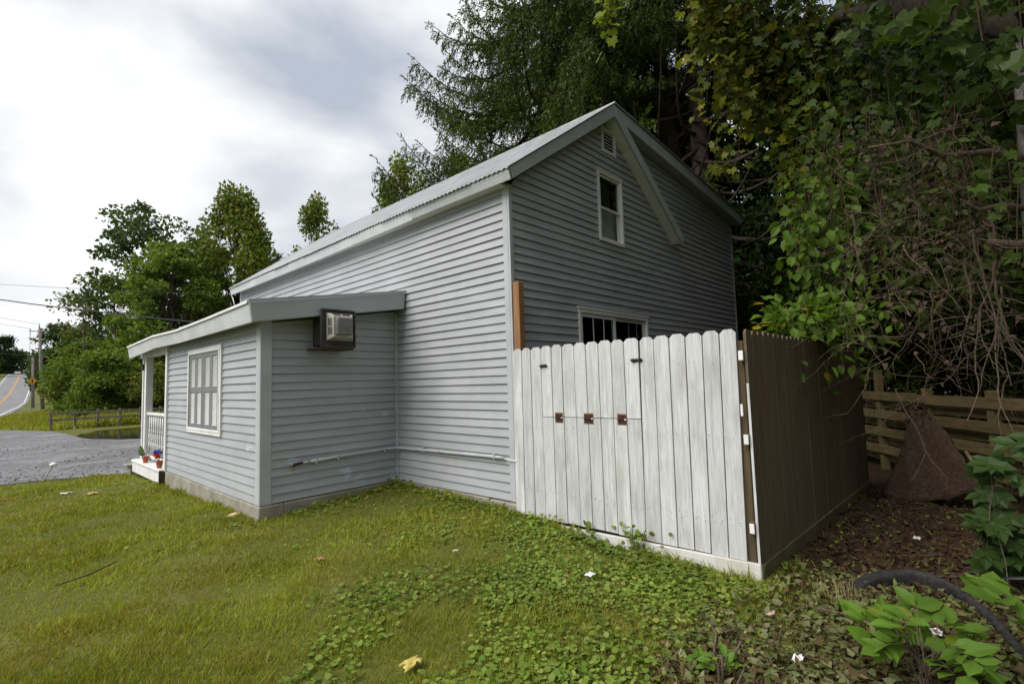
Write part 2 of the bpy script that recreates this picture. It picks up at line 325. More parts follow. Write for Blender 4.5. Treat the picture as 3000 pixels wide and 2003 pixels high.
for nm, d, w, m in (('road_edge_line', 0, .16, 'roadwhite'), ('road_edge_line', 6.6, .16, 'roadwhite'), ('road_centre_line', 3.2, .13, 'roadorange'), ('road_centre_line', 3.45, .13, 'roadorange')):
    strip(nm, off(WL, d - w / 2), off(WL, d + w / 2), M[m], .05, 160, 2)
def water():
    t = NT('still_water'); g = t.pos()
    return t.end((.012, .016, .013), .06, t.bump(t.noise(t.mapv(g, (1, 3, 1)), 3, 3), .08, .02), 0, .6)
th = np.linspace(0, 2 * math.pi, 49)[:-1]; rr = 1 + .06 * np.sin(3 * th) + .05 * np.sin(5 * th + 1)
pond = MB().add([(3.0 + 4.5 * r * math.cos(a), 22 + 5.0 * r * math.sin(a), -.36) for a, r in zip(th, rr)], [tuple(range(48))]).build('pond', water()); pond['kind'] = 'structure'

# ------------------------------------------------------------------ the house
E_ = .0995
house = thing('house', 'grey vinyl sided house with gable, lean-to addition and covered porch', 'house', (0, 0, 0))
def wallboxes(mb, O, U, N, u0, u1, z0, z1, ops, th=.12):
    O = V3(O); U = V3(U); N = V3(N)
    us = sorted({u0, u1, *[v for o in ops for v in o[:2]]}); zs = sorted({z0, z1, *[v for o in ops for v in o[2:]]})
    for i in range(len(us) - 1):
        for j in range(len(zs) - 1):
            uc, zc = (us[i] + us[i + 1]) / 2, (zs[j] + zs[j + 1]) / 2
            if any(o[0] < uc < o[1] and o[2] < zc < o[3] for o in ops): continue
            k = [(us[i], zs[j]), (us[i + 1], zs[j]), (us[i + 1], zs[j + 1]), (us[i], zs[j + 1])]
            mb.hexa([O + U * a + V3((0, 0, b)) for a, b in k], [O + U * a + V3((0, 0, b)) - N * th for a, b in k])
def siding(O, U, N, z0, z1, left, right, ops=(), seams=0, name='siding_board', step=.55, sub=True):
    O = V3(O); U = V3(U); N = V3(N); z = z0; i = 0
    while z < z1 - .004:
        zt = min(z + E_, z1); mb = MB(); ph = random.uniform(0, 6.28); amp = random.uniform(.0006, .0022)
        zb = sorted({z, zt, *[q for o in ops for q in o[2:] if z < q < zt]})
        sl_ = lambda zz: .024 - .020 * (zz - z) / E_
        base_l, base_r = min(left(z), left(zt)), max(right(z), right(zt))
        cuts = [random.uniform(base_l + .8, base_r - .8) for _ in range(random.choice([0, 0, 1]) if base_r - base_l > 3 and seams else 0)]
        a, b = z, zt; segs = [(None, None)]
        for o in sorted(ops):
            if o[2] < (a + b) / 2 < o[3]: segs = segs[:-1] + [(segs[-1][0], o[0]), (o[1], segs[-1][1])]
        for s0, s1 in segs:
            mb = MB(); la, lb = (left(a), left(b)) if s0 is None else (s0, s0); ra, rb = (right(a), right(b)) if s1 is None else (s1, s1)
            if ra - la < .01: continue
            n = max(1, int((ra - la) / step)); prev = None
            for q in range(n + 1):
                q /= n; ua, ub = la + (ra - la) * q, lb + (max(rb, lb) - lb) * q
                wv = amp * math.sin(ua * 2.1 + ph) + amp * .6 * math.sin(ua * 5.3 + ph * 2); ex = .0016 if cuts and ua > cuts[0] else 0
                wz = .0022 * math.sin(ua * 1.3 + ph)
                pts = [O + U * ua + N * (sl_(a) + wv + ex) + V3((0, 0, a + wz)), O + U * ub + N * (sl_(b) + wv * .4 + ex) + V3((0, 0, b)), O + U * ub + N * .0005 + V3((0, 0, b)), O + U * ua + N * .0005 + V3((0, 0, a + wz))]
                if prev: mb.hexa(prev, pts)
                prev = pts
            mb.build(name, M['siding'], house)
        z += E_; i += 1
WG, LH = 7.2, 8.45
RX, RZ, RS = 2.11, 5.11, .705           # ridge (underside at the wall) and slope
shed = lambda x: RZ - .0926 * (x - RX)
op_up = (1.86, 2.50, 33 * E_, 43 * E_); op_lo = (1.27, 3.135, 11 * E_, 22 * E_)
wall = MB()
wallboxes(wall, (0.01, 0.0, 0), (1, 0, 0), (0, -1, 0), 0, WG - .02, -.12, 3.55, [op_lo, (op_up[0], op_up[1], op_up[2], 3.55)], .12)
for a, b in ((0, op_up[0]), (op_up[1], WG - .02)):
    pts = [(a + .01, 3.5501), (b + .01, 3.5501)]
    xs = [x for x in (b, RX, a) if a <= x <= b]
    tp = lambda x: min(3.6 + RS * x, 99) if x <= RX else shed(x) - .01
    pts += [(x + .01, tp(x) - .02) for x in xs]
    wall.prism([(p[0], 0, p[1]) for p in pts], (0, .12, 0))
wall.prism([(op_up[0] + .01, 0, op_up[3]), (op_up[1] + .01, 0, op_up[3]), (op_up[1] + .01, 0, shed(op_up[1]) - .03), (RX, 0, RZ - .03), (op_up[0] + .01, 0, 3.58 + RS * op_up[0])], (0, .12, 0))
wall.box((0, .121, -.12), (.12, LH, 3.6)); wall.box((WG - .13, .121, -.12), (WG - .01, LH, 4.55)); wall.prism([(.121, LH - .12, -.12), (WG - .131, LH - .12, -.12), (WG - .131, LH - .12, 4.5), (RX, LH - .12, 5.0), (.121, LH - .12, 3.6)], (0, .12, 0))
wall.box((.13, .13, .2), (WG - .14, LH - .13, .25))
wall.build('wall', M['dark'], house)
siding((0, 0, 0), (0, 1, 0), (-1, 0, 0), 0, 3.60, lambda z: .03, lambda z: LH - .03, [(2.30, 9, -.1, 22 * E_)], 1)
siding((0, 0, 0), (1, 0, 0), (0, -1, 0), 0, 5.10, lambda z: max(.03, (z - 3.60) / RS), lambda z: WG - .03 if z < shed(WG) else min(WG - .03, RX + (RZ - z) / .0926), [op_up, op_lo, (2.03, 2.385, 47 * E_, 50 * E_)], 1)
# corner boards, foundation
def cboard(pts): 
    mb = MB()
    for a, b in pts: mb.box(a, b)
    return mb.build('corner_board', M['trim'], house, bevel=.004)
cboard([((-.026, -.026, -.005), (.032, .004, 3.58)), ((-.026, .0045, -.005), (-.0005, .085, 3.58))])
cboard([((WG - .06, -.026, -.005), (WG + .015, .0, 4.55))])
cboard([((-.03, LH - .06, 2.2), (0.0, LH + .02, 3.58))])
AY, AX, AL = 2.27, -1.85, 6.3           # addition: front wall y, side wall x, far end y
cboard([((AX - .026, AY - .026, -.005), (AX + .105, AY - .001, 2.14)), ((AX - .026, AY - .0005, -.005), (AX - .001, AY + .105, 2.14))])
cboard([((-.045, AY - .045, -.02), (-.001, AY - .001, 2.33))])
awall = MB(); awall.prism([(AX, AY, -.02), (0, AY, -.02), (0, AY, 2.36), (AX, AY, 2.06)], (0, .1, 0)); awall.box((AX, AY + .101, -.02), (AX + .1, AL, 2.06)); awall.box((AX + .101, AL - .1, -.02), (-.001, AL, 2.2))
awall.build('addition_wall', M['dark'], house)
slant = lambda z: AX + max(0, (z - 2.08) / .155)
siding((0, AY, 0), (1, 0, 0), (0, -1, 0), 0, 2.38, lambda z: slant(z) + .02, lambda z: -.03)
op_sh = (3.58, 5.04, 8 * E_, 19 * E_)
siding((AX, 0, 0), (0, 1, 0), (-1, 0, 0), 0, 2.09, lambda z: AY + .02, lambda z: AL - .02, [op_sh], 0)
fd = MB(); fd.hexa([(AX - .05, AY - .05, -.5), (AX + .25, AY - .05, -.5), (AX + .25, AL, -.5), (AX - .05, AL, -.5)], [(AX - .035, AY - .035, -.012), (AX + .25, AY - .035, -.012), (AX + .25, AL, -.012), (AX - .035, AL, -.012)])
fd.build('foundation_wall', M['concrete'], house, bevel=.012)
MB().hexa([(AX + .252, AY - .05, -.5), (.1, AY - .05, -.5), (.1, AY + .2, -.5), (AX + .252, AY + .2, -.5)], [(AX + .252, AY - .037, -.014), (.1, AY - .037, -.014), (.1, AY + .2, -.014), (AX + .252, AY + .2, -.014)]).build('foundation_wall', M['concrete'], house, bevel=.01)
MB().box((-.035, .42, -.5), (.2, AY - .06, -.012)).build('foundation_wall', M['concrete'], house, bevel=.01)
MB().box((-.05, -.03, -.5), (.2, .41, -.016)).build('foundation_stone', M['concrete'], house, bevel=.02)
MB().box((.201, -.028, -.6), (WG, .2, -.014)).build('foundation_wall', M['concrete'], house)
# main roof
OY, FY = -.2, 8.62
rk = MB(); A_, P_ = (-.178, 3.672), (RX, 5.300)
rk.prism([(A_[0], OY, A_[1]), (P_[0], OY, P_[1]), (P_[0] - .012, OY, P_[1] - .20), (A_[0] + .05, OY, A_[1] - .118)], (0, .2, 0)); rk.build('rake_fascia', M['fascia_grey'], house, bevel=.004)
st = MB(); st.prism([(P_[0] + .001, OY - .012, P_[1] - .002), (4.278, OY - .012, 3.718), (4.193, OY - .012, 3.599), (P_[0] + .001, OY - .012, P_[1] - .185)], (0, .035, 0)); st.build('rake_fascia', M['fascia_grey'], house, bevel=.003)
st = MB(); st.prism([(P_[0] + .003, OY + .0235, P_[1] - .03), (4.262, OY + .0235, 3.71), (4.20, OY + .0235, 3.625), (P_[0] + .003, OY + .0235, P_[1] - .165)], (0, .175, 0)); rake2 = st.build('rake_soffit', M['vinyl'], house)
dv = V3((4.20 - RX, 0, 3.625 - (P_[1] - .165))); Ls = np.linalg.norm(dv); dv /= Ls; nv = np.cross(dv, (0, 1, 0)); nv = nv if nv[2] < 0 else -nv
b0 = V3((P_[0] + .003, 0, P_[1] - .165))
for i in range(19):
    a = b0 + dv * (.06 + i * (Ls - .07) / 19); b = a + dv * ((Ls - .07) / 19 - .008)
    MB().hexa([a + V3((0, OY + .026, 0)), b + V3((0, OY + .026, 0)), b + V3((0, -.004, 0)), a + V3((0, -.004, 0))], [p + nv * .007 for p in (a + V3((0, OY + .026, 0)), b + V3((0, OY + .026, 0)), b + V3((0, -.004, 0)), a + V3((0, -.004, 0)))]).build('soffit_panel', M['vinyl'], rake2)
ef = MB(); ef.prism([(-.192, OY + .002, 3.655), (-.205, OY + .002, 3.645), (-.176, OY + .002, 3.535), (-.155, OY + .002, 3.535)], (0, 1.8, 0)); ef.build('eave_fascia', M['fascia'], house)
for k in (.03, .055, .08): MB().box((-.207 + k * .27, OY + .01, 3.64 - k), (-.203 + k * .27 - .002, 1.58, 3.636 - k)).build('fascia_rib', M['fascia'], house)
n = 8; ef = MB(); pr = None
for i in range(n + 1):
    y = 1.601 + (FY - 1.601) * i / n; s = -.012 * math.sin(math.pi * i / n) - .035 * (i / n)
    q = [(-.196, y, 3.653 + s), (-.203, y, 3.65 + s), (-.178, y, 3.52 + s * 1.2), (-.155, y, 3.52 + s * 1.2)]
    if pr: ef.hexa(pr, q)
    pr = q
ef.build('eave_fascia', M['fascia'], house)
MB().box((-.155, .0, 3.55), (0.0, FY - .02, 3.57)).build('eave_soffit', M['vinyl'], house)
np_ = 14; yw = (FY - OY + .03) / np_
for k in range(np_):
    y0 = OY - .02 + k * yw; mb = MB(); m = 44; sag = lambda y: -.035 * max(0, (y - 1.6)) / 7
    lift = random.uniform(0, .006); ragged = random.uniform(-.012, .012); ys = [y0 + (yw + .012) * j / m for j in range(m + 1)]
    vs = []
    for X_, in ((-.225 + ragged,), (.9,), (RX + .02,)):
        for y in ys: vs.append((X_, y, 3.672 + .712 * (X_ + .178) + sag(y) * (1 - max(0, X_) / 2.2) + .013 + lift + .008 * math.cos(2 * math.pi * y / .0762)))
    vs += [(a, b, c - .004) for a, b, c in vs]; N1 = m + 1; F = []
    for r in range(2):
        for j in range(m): F += [(r * N1 + j, r * N1 + j + 1, (r + 1) * N1 + j + 1, (r + 1) * N1 + j)]
    F += [tuple(q + 3 * N1 for q in f[::-1]) for f in F]
    F += [(j + 1, j, j + 3 * N1, j + 1 + 3 * N1) for j in range(m)]
    mb.add(vs, F).build('roof_panel', M['tin'], house)
# roof deck below the tin, and the shallow rear slope with its fascia
MB().prism([(-.15, OY + .201, 3.57), (RX, OY + .201, 5.2), (RX, OY + .201, 5.27), (-.16, OY + .201, 3.655)], (0, FY - OY - .22, 0)).build('roof_deck', M['dark'], house)
sr = MB(); Q0, Q1 = (RX + .003, 5.302), (7.42, 4.812)
sr.prism([(Q0[0], OY, Q0[1]), (Q1[0], OY, Q1[1]), (Q1[0] - .01, OY, Q1[1] - .13), (Q1[0] - .04, OY, Q1[1] - .185), (Q0[0], OY, Q0[1] - .19)], (0, .03, 0)); sr.build('rake_fascia', M['fascia_grey'], house, bevel=.003)
sr = MB(); sr.prism([(Q0[0], OY + .031, Q0[1] - .01), (Q1[0], OY + .031, Q1[1] - .01), (Q1[0] - .03, OY + .031, Q1[1] - .17), (Q0[0], OY + .031, Q0[1] - .18)], (0, FY - OY - .05, 0)); sr.build('rear_roof', M['fascia_grey'], house)
MB().prism([(Q0[0] - .01, OY - .02, Q0[1] + .012), (Q1[0] + .03, OY - .02, Q1[1] + .008), (Q1[0] + .03, OY - .02, Q1[1] + .024), (Q0[0] - .01, OY - .02, Q0[1] + .03)], (0, FY - OY + .03, 0)).build('roof_panel', M['tin'], house)
# addition roof
AE = -2.085; ET = [(2.03, 2.262), (3.4, 2.228), (4.9, 2.203), (6.35, 2.238), (8.42, 2.192)]; EB = [(2.03, 2.058), (3.4, 2.05), (4.9, 2.04), (6.35, 2.062), (8.42, 1.985)]
ar = MB()
for (ya, za), (yb, zb) in zip(ET[:-1], ET[1:]):
    ar.hexa([(AE - .012, ya, za + .012), (-.012, ya, 2.604), (-.012, yb, 2.604), (AE - .012, yb, zb + .012)], [(AE - .012, ya, za + .030), (-.012, ya, 2.622), (-.012, yb, 2.622), (AE - .012, yb, zb + .030)])
aroof = ar.build('addition_roof', M['fascia'], house)
for (ya, za), (yb, zb), (yc, zc), (yd, zd) in zip(ET[:-1], ET[1:], EB[:-1], EB[1:]):
    if ya == 4.9: za += 0
    MB().hexa([(AE, ya + .001, za + .010), (AE + .02, ya + .001, za + .010), (AE + .045, ya + .001, zc), (AE + .03, ya + .001, zc)], [(AE, yb, zb + .010), (AE + .02, yb, zb + .010), (AE + .045, yb, zd), (AE + .03, yb, zd)]).build('eave_fascia', M['fascia'], aroof)
    MB().hexa([(AE - .017, ya, za + .004), (AE - .0125, ya, za + .004), (AE - .0125, yb, zb + .004), (AE - .017, yb, zb + .004)], [(AE - .017, ya, za + .034), (AE - .0125, ya, za + .034), (AE - .0125, yb, zb + .034), (AE - .017, yb, zb + .034)]).build('drip_edge', M['white'], aroof)
MB().prism([(AE + .002, 2.029, 2.272), (-.03, 2.029, 2.602), (-.055, 2.029, 2.372), (AE + .032, 2.029, 2.060)], (0, -.025, 0)).build('rake_fascia', M['fascia_grey'], aroof, bevel=.003)
MB().prism([(AE - .012, 2.003, 2.276), (-.02, 2.003, 2.604), (-.02, 2.003, 2.634), (AE - .012, 2.003, 2.306)], (0, -.008, 0)).build('drip_edge', M['fascia_grey'], aroof)
sf = MB(); sf.prism([(AE + .046, 2.04, 2.085), (-.03, 2.04, 2.40), (-.03, 2.04, 2.38), (AE + .046, 2.04, 2.065)], (0, 6.3, 0)); sf.build('soffit', M['fascia_grey'], aroof)
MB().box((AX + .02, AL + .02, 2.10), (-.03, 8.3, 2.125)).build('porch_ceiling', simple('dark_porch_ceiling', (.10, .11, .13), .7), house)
# gable windows and vent
def frame(mb, a, b, z0, z1, w, y0, y1):
    mb.box((a, y0, z0), (a + w, y1, z1)); mb.box((b - w, y0, z0), (b, y1, z1)); mb.box((a + w + .0005, y0, z0), (b - w - .0005, y1, z0 + w)); mb.box((a + w + .0005, y0, z1 - w), (b - w - .0005, y1, z1))
w1 = MB(); frame(w1, 1.849, 2.512, 3.268, 4.31, .045, -.042, .05); w1.box((1.83, -.05, 4.3105), (2.53, .0, 4.335)); win = w1.build('window', M['vinyl'], house, bevel=.003, label='upper gable sash window')
s1 = MB(); frame(s1, 1.895, 2.466, 3.755, 4.264, .035, -.018, .012); up = s1.build('upper_sash', M['vinyl'], win, bevel=.002)
MB().box((1.9305, -.004, 3.7905), (2.4305, 0.0, 4.2285)).build('pane', M['glass'], up)
s2 = MB(); frame(s2, 1.895, 2.466, 3.314, 3.805, .04, .0135, .04); lo = s2.build('lower_sash', M['vinyl'], win, bevel=.002)
MB().box((1.9355, .024, 3.3545), (2.4255, .028, 3.7645)).build('pane', M['glass'], lo)
cw = MB(); cw.box((2.13, .10, 3.30), (2.49, .115, 3.80)); cw.build('curtain', simple('pale_curtain', (.5, .5, .48), .9), win)
MB().box((1.90, .16, 3.78), (2.45, .17, 4.28)).build('blind', simple('green_grey_blind', (.045, .06, .05), .9, .3, 4), win)
w2 = MB(); frame(w2, 1.259, 3.144, 1.04, 2.246, .05, -.03, .05); w2.box((1.24, -.04, 2.2465), (3.163, .0, 2.272)); win2 = w2.build('window', M['vinyl'], house, bevel=.003, label='wide sliding window behind the white fence')
s1 = MB(); frame(s1, 1.31, 2.19, 1.091, 2.195, .05, -.012, .012); ls = s1.build('left_sash', M['vinyl'], win2, bevel=.002)
MB().box((1.3605, -.002, 1.1415), (2.1395, .002, 2.1445)).build('pane', M['glass'], ls)
for xx in (1.62, 1.88): MB().box((xx - .007, -.007, 1.15), (xx + .007, -.0025, 2.14)).build('muntin', M['vinyl'], ls)
s1 = MB(); frame(s1, 2.145, 3.092, 1.091, 2.195, .05, .0125, .036); rs_ = s1.build('right_sash', M['vinyl'], win2, bevel=.002)
MB().box((2.1955, .022, 1.1415), (3.0415, .026, 2.1445)).build('pane', M['glass'], rs_)
for xx in (2.62, 2.86): MB().box((xx - .006, .0265, 1.15), (xx + .006, .031, 2.14)).build('muntin', M['vinyl'], rs_)
v = MB(); frame(v, 2.017, 2.395, 4.625, 5.01, .045, -.035, .02); vent = v.build('gable_vent', M['vinyl'], house, bevel=.003)
MB().box((2.05, .01, 4.66), (2.36, .018, 4.97)).build('backing', M['dark'], vent)
for i in range(6):
    z = 4.675 + i * .05; MB().hexa([(2.0625, -.028, z), (2.3495, -.028, z), (2.3495, -.022, z), (2.0625, -.022, z)], [(2.0625, -.002, z + .036), (2.3495, -.002, z + .036), (2.3495, .004, z + .036), (2.0625, .004, z + .036)]).build('slat', M['vinyl'], vent)
# shuttered window of the addition
fm = MB(); x0 = AX - .045
def framex(mb, a, b, z0, z1, w, xa, xb):
    mb.box((xa, a, z0), (xb, a + w, z1)); mb.box((xa, b - w, z0), (xb, b, z1)); mb.box((xa, a + w + .0005, z0), (xb, b - w - .0005, z0 + w)); mb.box((xa, a + w + .0005, z1 - w), (xb, b - w - .0005, z1))
framex(fm, 3.555, 5.068, .705, 1.935, .075, x0, AX + .02); framex(fm, 3.6, 5.02, .75, 1.89, .03, x0 - .008, x0 - .0005); wsh = fm.build('window', M['white'], house, bevel=.003, label='white framed window closed with charcoal louvered shutters')
MB().box((AX + .0205, 3.6, .72), (AX + .03, 5.0, 1.9)).build('backing', M['white'], wsh)
lm = MB().hexa([(-.012, -.125, -.010), (-.008, -.125, -.012), (-.008, .125, -.012), (-.012, .125, -.010)], [(.010, -.125, .013), (.014, -.125, .011), (.014, .125, .011), (.010, .125, .013)]).mesh('slat', M['louver'])
for (ya, yb) in ((3.642, 4.318), (4.332, 4.992)):
    sm_ = MB(); xa, xb = AX - .038, AX - .012; w = .072; yc = (ya + yb) / 2
    za, zb = .772, 1.862
    for a, b in ((ya, ya + w), (yc - .055, yc + .055), (yb - w, yb)): sm_.box((xa, a, za), (xb, b, zb))
    cols_ = [(ya + w, yc - .055), (yc + .055, yb - w)]
    for a, b in cols_:
        for c, d in ((za, za + .07), (1.29, 1.375), (zb - .07, zb)): sm_.box((xa, a + .0004, c), (xb, b - .0004, d))
    shu = sm_.build('shutter', M['shutter'], wsh, bevel=.003)
    WLOC[shu.name] = (0, 0, 0)
    for a, b in cols_:
        for c, d in ((za + .07, 1.29), (1.375, zb - .07)):
            nl = 15; st_ = (d - c) / nl
            for i in range(nl):
                o = inst('slat', lm, shu, ((xa + xb) / 2, (a + b) / 2, c + st_ * (i + .5))); o.scale = (1, (b - a) / .252, st_ / .026)
# grey conduit along both walls, rusty end
pz = .435
cp = [(-1.29, AY - .045, .42), (-.934, AY - .045, .432), (-.254, AY - .045, .445), (-.10, AY - .05, .443), (-.05, AY - .10, .440), (-.048, 1.6, .451), (-.048, .29, .469), (-.048, .15, .466)]
pp = MB(); pp.tube(cp, .019, 10); pipe = pp.build('conduit', M['pipe'], house, smooth=True)
MB().tube([(-1.385, AY - .045, .418), (-1.292, AY - .045, .42)], .011, 8).build('conduit_end', M['pipe'], pipe, smooth=True)
MB().tube([(-1.50, AY - .045, .400), (-1.475, AY - .045, .412), (-1.386, AY - .045, .418)], [.018, .017, .013], 8).build('rusty_coupling', M['rust'], pipe, smooth=True)
MB().tube([(-.048, .149, .462), (-.05, .06, .452), (-.055, -.05, .45)], .006, 6).build('wire', M['white'], pipe)
for c in ((-.934, AY - .045, .432), (-.254, AY - .045, .445), (-1.22, AY - .045, .4225)): MB().box((c[0] - .012, AY - .068, c[2] - .035), (c[0] + .012, AY - .012, c[2] + .022)).build('pipe_clip', M['pipe'], pipe, bevel=.004)
for y, z in ((1.614, .451), (.29, .469)): MB().box((-.071, y - .012, z - .022), (-.015, y + .012, z + .038)).build('pipe_clip', M['pipe'], pipe, bevel=.004)
MB().tube([(-.048, 1.29, .458), (-.048, 1.19, .460)], .023, 10).build('pipe_coupler', M['pipe'], pipe, smooth=True)
# porch
PX0, PX1, PY0, PY1 = -1.97, -.02, 6.33, 8.5
dk = MB(); dk.box((PX0, PY0, -.02), (PX1, PY1, .018)); deck = dk.build('porch', M['white'], house, bevel=.006)
MB().box((PX0 + .02, PY0 + .01, -.215), (PX0 + .055, PY1 - .02, -.0205)).build('deck_skirt', M['white'], deck, bevel=.004)
MB().box((PX0 + .056, PY1 - .055, -.215), (PX1, PY1 - .02, -.0205)).build('deck_skirt', M['white'], deck)
for y in (6.42, 7.6, 8.4): MB().box((PX0 + .09, y, -.5), (PX0 + .2, y + .1, -.0205)).build('pier', M['concrete'], deck)
MB().box((PX0 + .0, 6.302, -.21), (PX0 + .12, 6.329, -.001)).build('deck_joist', M['oldpost'], deck)
MB().box((AX - .05, AL - .02, -.02), (AX + .02, AL + .075, 2.09)).build('corner_board', M['white'], house, bevel=.004)
MB().box((AX - .035, 7.86, .0185), (AX + .085, 7.98, 2.05)).build('post', M['white'], deck, bevel=.006)
MB().box((AX + .005, 8.3, .0185), (AX + .085, 8.38, 2.02)).build('post', M['white'], deck, bevel=.006)
MB().box((AX - .01, 6.38, .89), (AX + .075, 7.8595, .935)).build('top_rail', M['white'], deck, bevel=.004)
MB().box((AX + .01, 6.38, .10), (AX + .055, 7.8595, .14)).build('bottom_rail', M['white'], deck, bevel=.003)
MB().box((AX - .03, 6.38, 1.99), (AX + .09, 8.38, 2.095)).build('porch_beam', M['white'], deck)
bm = MB(); bm.lathe([(.017, .14), (.017, .30), (.024, .31), (.015, .33), (.026, .37), (.012, .41), (.021, .46), (.024, .52), (.016, .58), (.026, .60), (.013, .62), (.017, .64), (.017, .89)], (0, 0, 0), 8)
bme = bm.mesh('baluster', M['white'], (0, 0, 0), True)
for i in range(9): inst('baluster', bme, deck, (AX + .032, 6.5 + i * .158, 0))
MB().box((-1.98, 8.52, -.36), (-1.0, 8.8, -.12)).build('step', M['concrete'], deck, bevel=.01)
MB().box((-2.05, 8.51, -.1195), (-.95, 8.83, -.085)).build('step_tread', simple('worn_grey_step', (.26, .25, .23), .8), deck, bevel=.01)

# ------------------------------------------------------------------ air conditioner on the addition wall
ac = thing('air_conditioner', 'dusty wall mounted air conditioner on dark backing board', 'air conditioner', (-1.06, 1.97, 1.80))
AB = 1.985
MB().box((-1.25, AB + .0005, 1.83), (-.865, AY - .0195, 2.24)).build('wall_sleeve', M['acboard'], ac)
MB().box((-1.284, AB - .012, 1.797), (-.831, AB, 2.268)).build('backing_board', M['acboard'], ac, bevel=.003)
bf = MB(); frame(bf, -1.286, -.829, 1.795, 2.270, .022, AB - .034, AB - .0125); bf.build('board_frame', M['acboard'], ac, bevel=.003)
MB().box((-1.33, AB - .02, 1.772), (-.85, AY - .0195, 1.794)).build('shelf', M['oldpost'], ac, bevel=.004)
c0 = [(-1.215, AB - .0125, 1.880), (-.858, AB - .0125, 1.880), (-.858, AB - .0125, 2.225), (-1.215, AB - .0125, 2.225)]
c1 = [(-1.205, AB - .185, 1.91), (-.965, AB - .185, 1.91), (-.965, AB - .185, 2.165), (-1.205, AB - .185, 2.165)]
bd = MB().hexa([(p[0], p[1], p[2]) for p in c1], c0).build('casing', M['acpale'], ac, bevel=.006)
MB().box((-1.192, AB - .245, 1.935), (-.985, AB - .1855, 2.145)).build('front_panel', M['acmetal'], ac, bevel=.012)
lerp = lambda a, b, t: V3(a) * (1 - t) + V3(b) * t
for row in range(2):          # vents on the top slope
    for k in range(2):
        for j in range(3):
            a = lerp(c1[3], c0[3], .28 + .17 * j); b = lerp(c1[2], c0[2], .28 + .17 * j)
            p, q = lerp(a, b, .12 + .42 * k), lerp(a, b, .46 + .42 * k)
            if row == 0: MB().beam(p + V3((0, 0, .002)), q + V3((0, 0, .002)), .012, .006, (0, -.24, .97)).build('vent_slot', M['black'], ac)
for k in range(2):            # vents on the left slope
    for j in range(3):
        a = lerp(c1[0], c0[0], .3 + .18 * j); b = lerp(c1[3], c0[3], .3 + .18 * j); p, q = lerp(a, b, .18 + .36 * k), lerp(a, b, .48 + .36 * k)
        MB().beam(p + V3((-.002, 0, 0)), q + V3((-.002, 0, 0)), .012, .006, (-.97, -.25, 0)).build('vent_slot', M['black'], ac)

# ------------------------------------------------------------------ white front fence
FX = -.05
pt = [-.036, -.169, -.295, -.44, -.58, -.715, -.865, -1.008, -1.153, -1.297, -1.431, -1.583, -1.731, -1.874, -2.018, -2.163, -2.303, -2.436]
pb = [-.017, -.151, -.294, -.436, -.576, -.715, -.871, -1.010, -1.149, -1.287, -1.433, -1.567, -1.716, -1.857, -1.999, -2.135, -2.274, -2.412]
fence = thing('picket_fence', 'whitewashed dog-eared picket fence with rusty hinges and fold-down hatch', 'fence', (FX, -1.2, -.22))
def picket(y0t, y1t, y0b, y1b, z0, z1, ear=True, th=.018, x=FX):
    c = .032; k = lambda z, a, b: a + (b - a) * (z + .1) / 1.77       # edge position at height
    g = random.uniform(.0025, .0045)
    L = lambda z: k(z, y0b, y0t) - g; R = lambda z: k(z, y1b, y1t) + g
    mb = MB()
    pts = [(R(z0), z0), (L(z0), z0)] + ([(L(z1 - c), z1 - c), (L(z1) - c, z1), (R(z1) + c, z1), (R(z1 - c), z1 - c)] if ear else [(L(z1), z1), (R(z1), z1)])
    mb.prism([(x, a, b) for a, b in pts], (th, 0, 0)); return mb
ztop = [1.668, 1.672, 1.669, 1.674, 1.678, 1.674, 1.677, 1.675, 1.677, 1.672, 1.675, 1.672, 1.674, 1.676, 1.671, 1.677, 1.677]
hatch = MB().box((FX + .0185, -1.545, 1.05), (FX + .055, -.47, 1.13)).box((FX + .0185, -1.545, 1.40), (FX + .055, -.47, 1.48)).build('hatch', M['whitewood'], fence)
for i in range(17):
    a = (pt[i] - (.012 if i == 11 else 0), pt[i + 1], pb[i], pb[i + 1]); dx = random.uniform(-.003, .003); zb = random.uniform(-.106, -.098)
    if 3 <= i <= 10:
        picket(a[0], a[1], a[2], a[3], zb, .936 + .001 * (i - 3), False, x=FX + dx).build('picket', M['whitewood'], fence, bevel=.002)
        picket(a[0], a[1], a[2], a[3], .942 + .001 * (i - 3), ztop[i], True, x=FX + dx).build('picket', M['whitewood'], hatch, bevel=.002)
    else: picket(a[0], a[1], a[2], a[3], zb, ztop[i], True, x=FX + dx).build('picket', M['whitewood'], fence, bevel=.002)
for z in (.14, .80): MB().box((FX + .0215, -2.36, z), (FX + .058, -.05, z + .085)).build('rail', M['whitewood'], fence)
for a, b in ((-2.36, -1.56), (-.455, -.05)): MB().box((FX + .0215, a, 1.40), (FX + .058, b, 1.485)).build('rail', M['whitewood'], fence)
sk = MB().hexa([(FX - .024, -2.512, -.246), (FX + .014, -2.512, -.246), (FX + .014, -.2, -.30), (FX - .024, -.2, -.30)], [(FX - .024, -2.512, -.1), (FX + .014, -2.512, -.1), (FX + .014, -.2, -.142), (FX - .024, -.2, -.142)])
sk.build('skirt_board', M['whiteskirt'], fence, bevel=.004)
MB().box((FX - .02, -2.5135, -.235), (FX + .01, -2.5122, -.112)).build('board_end', M['endgrain'], fence)
MB().box((FX - .012, -2.5145, -.20), (FX + .006, -2.5137, -.135)).build('paint_patch', M['whitewood'], fence)
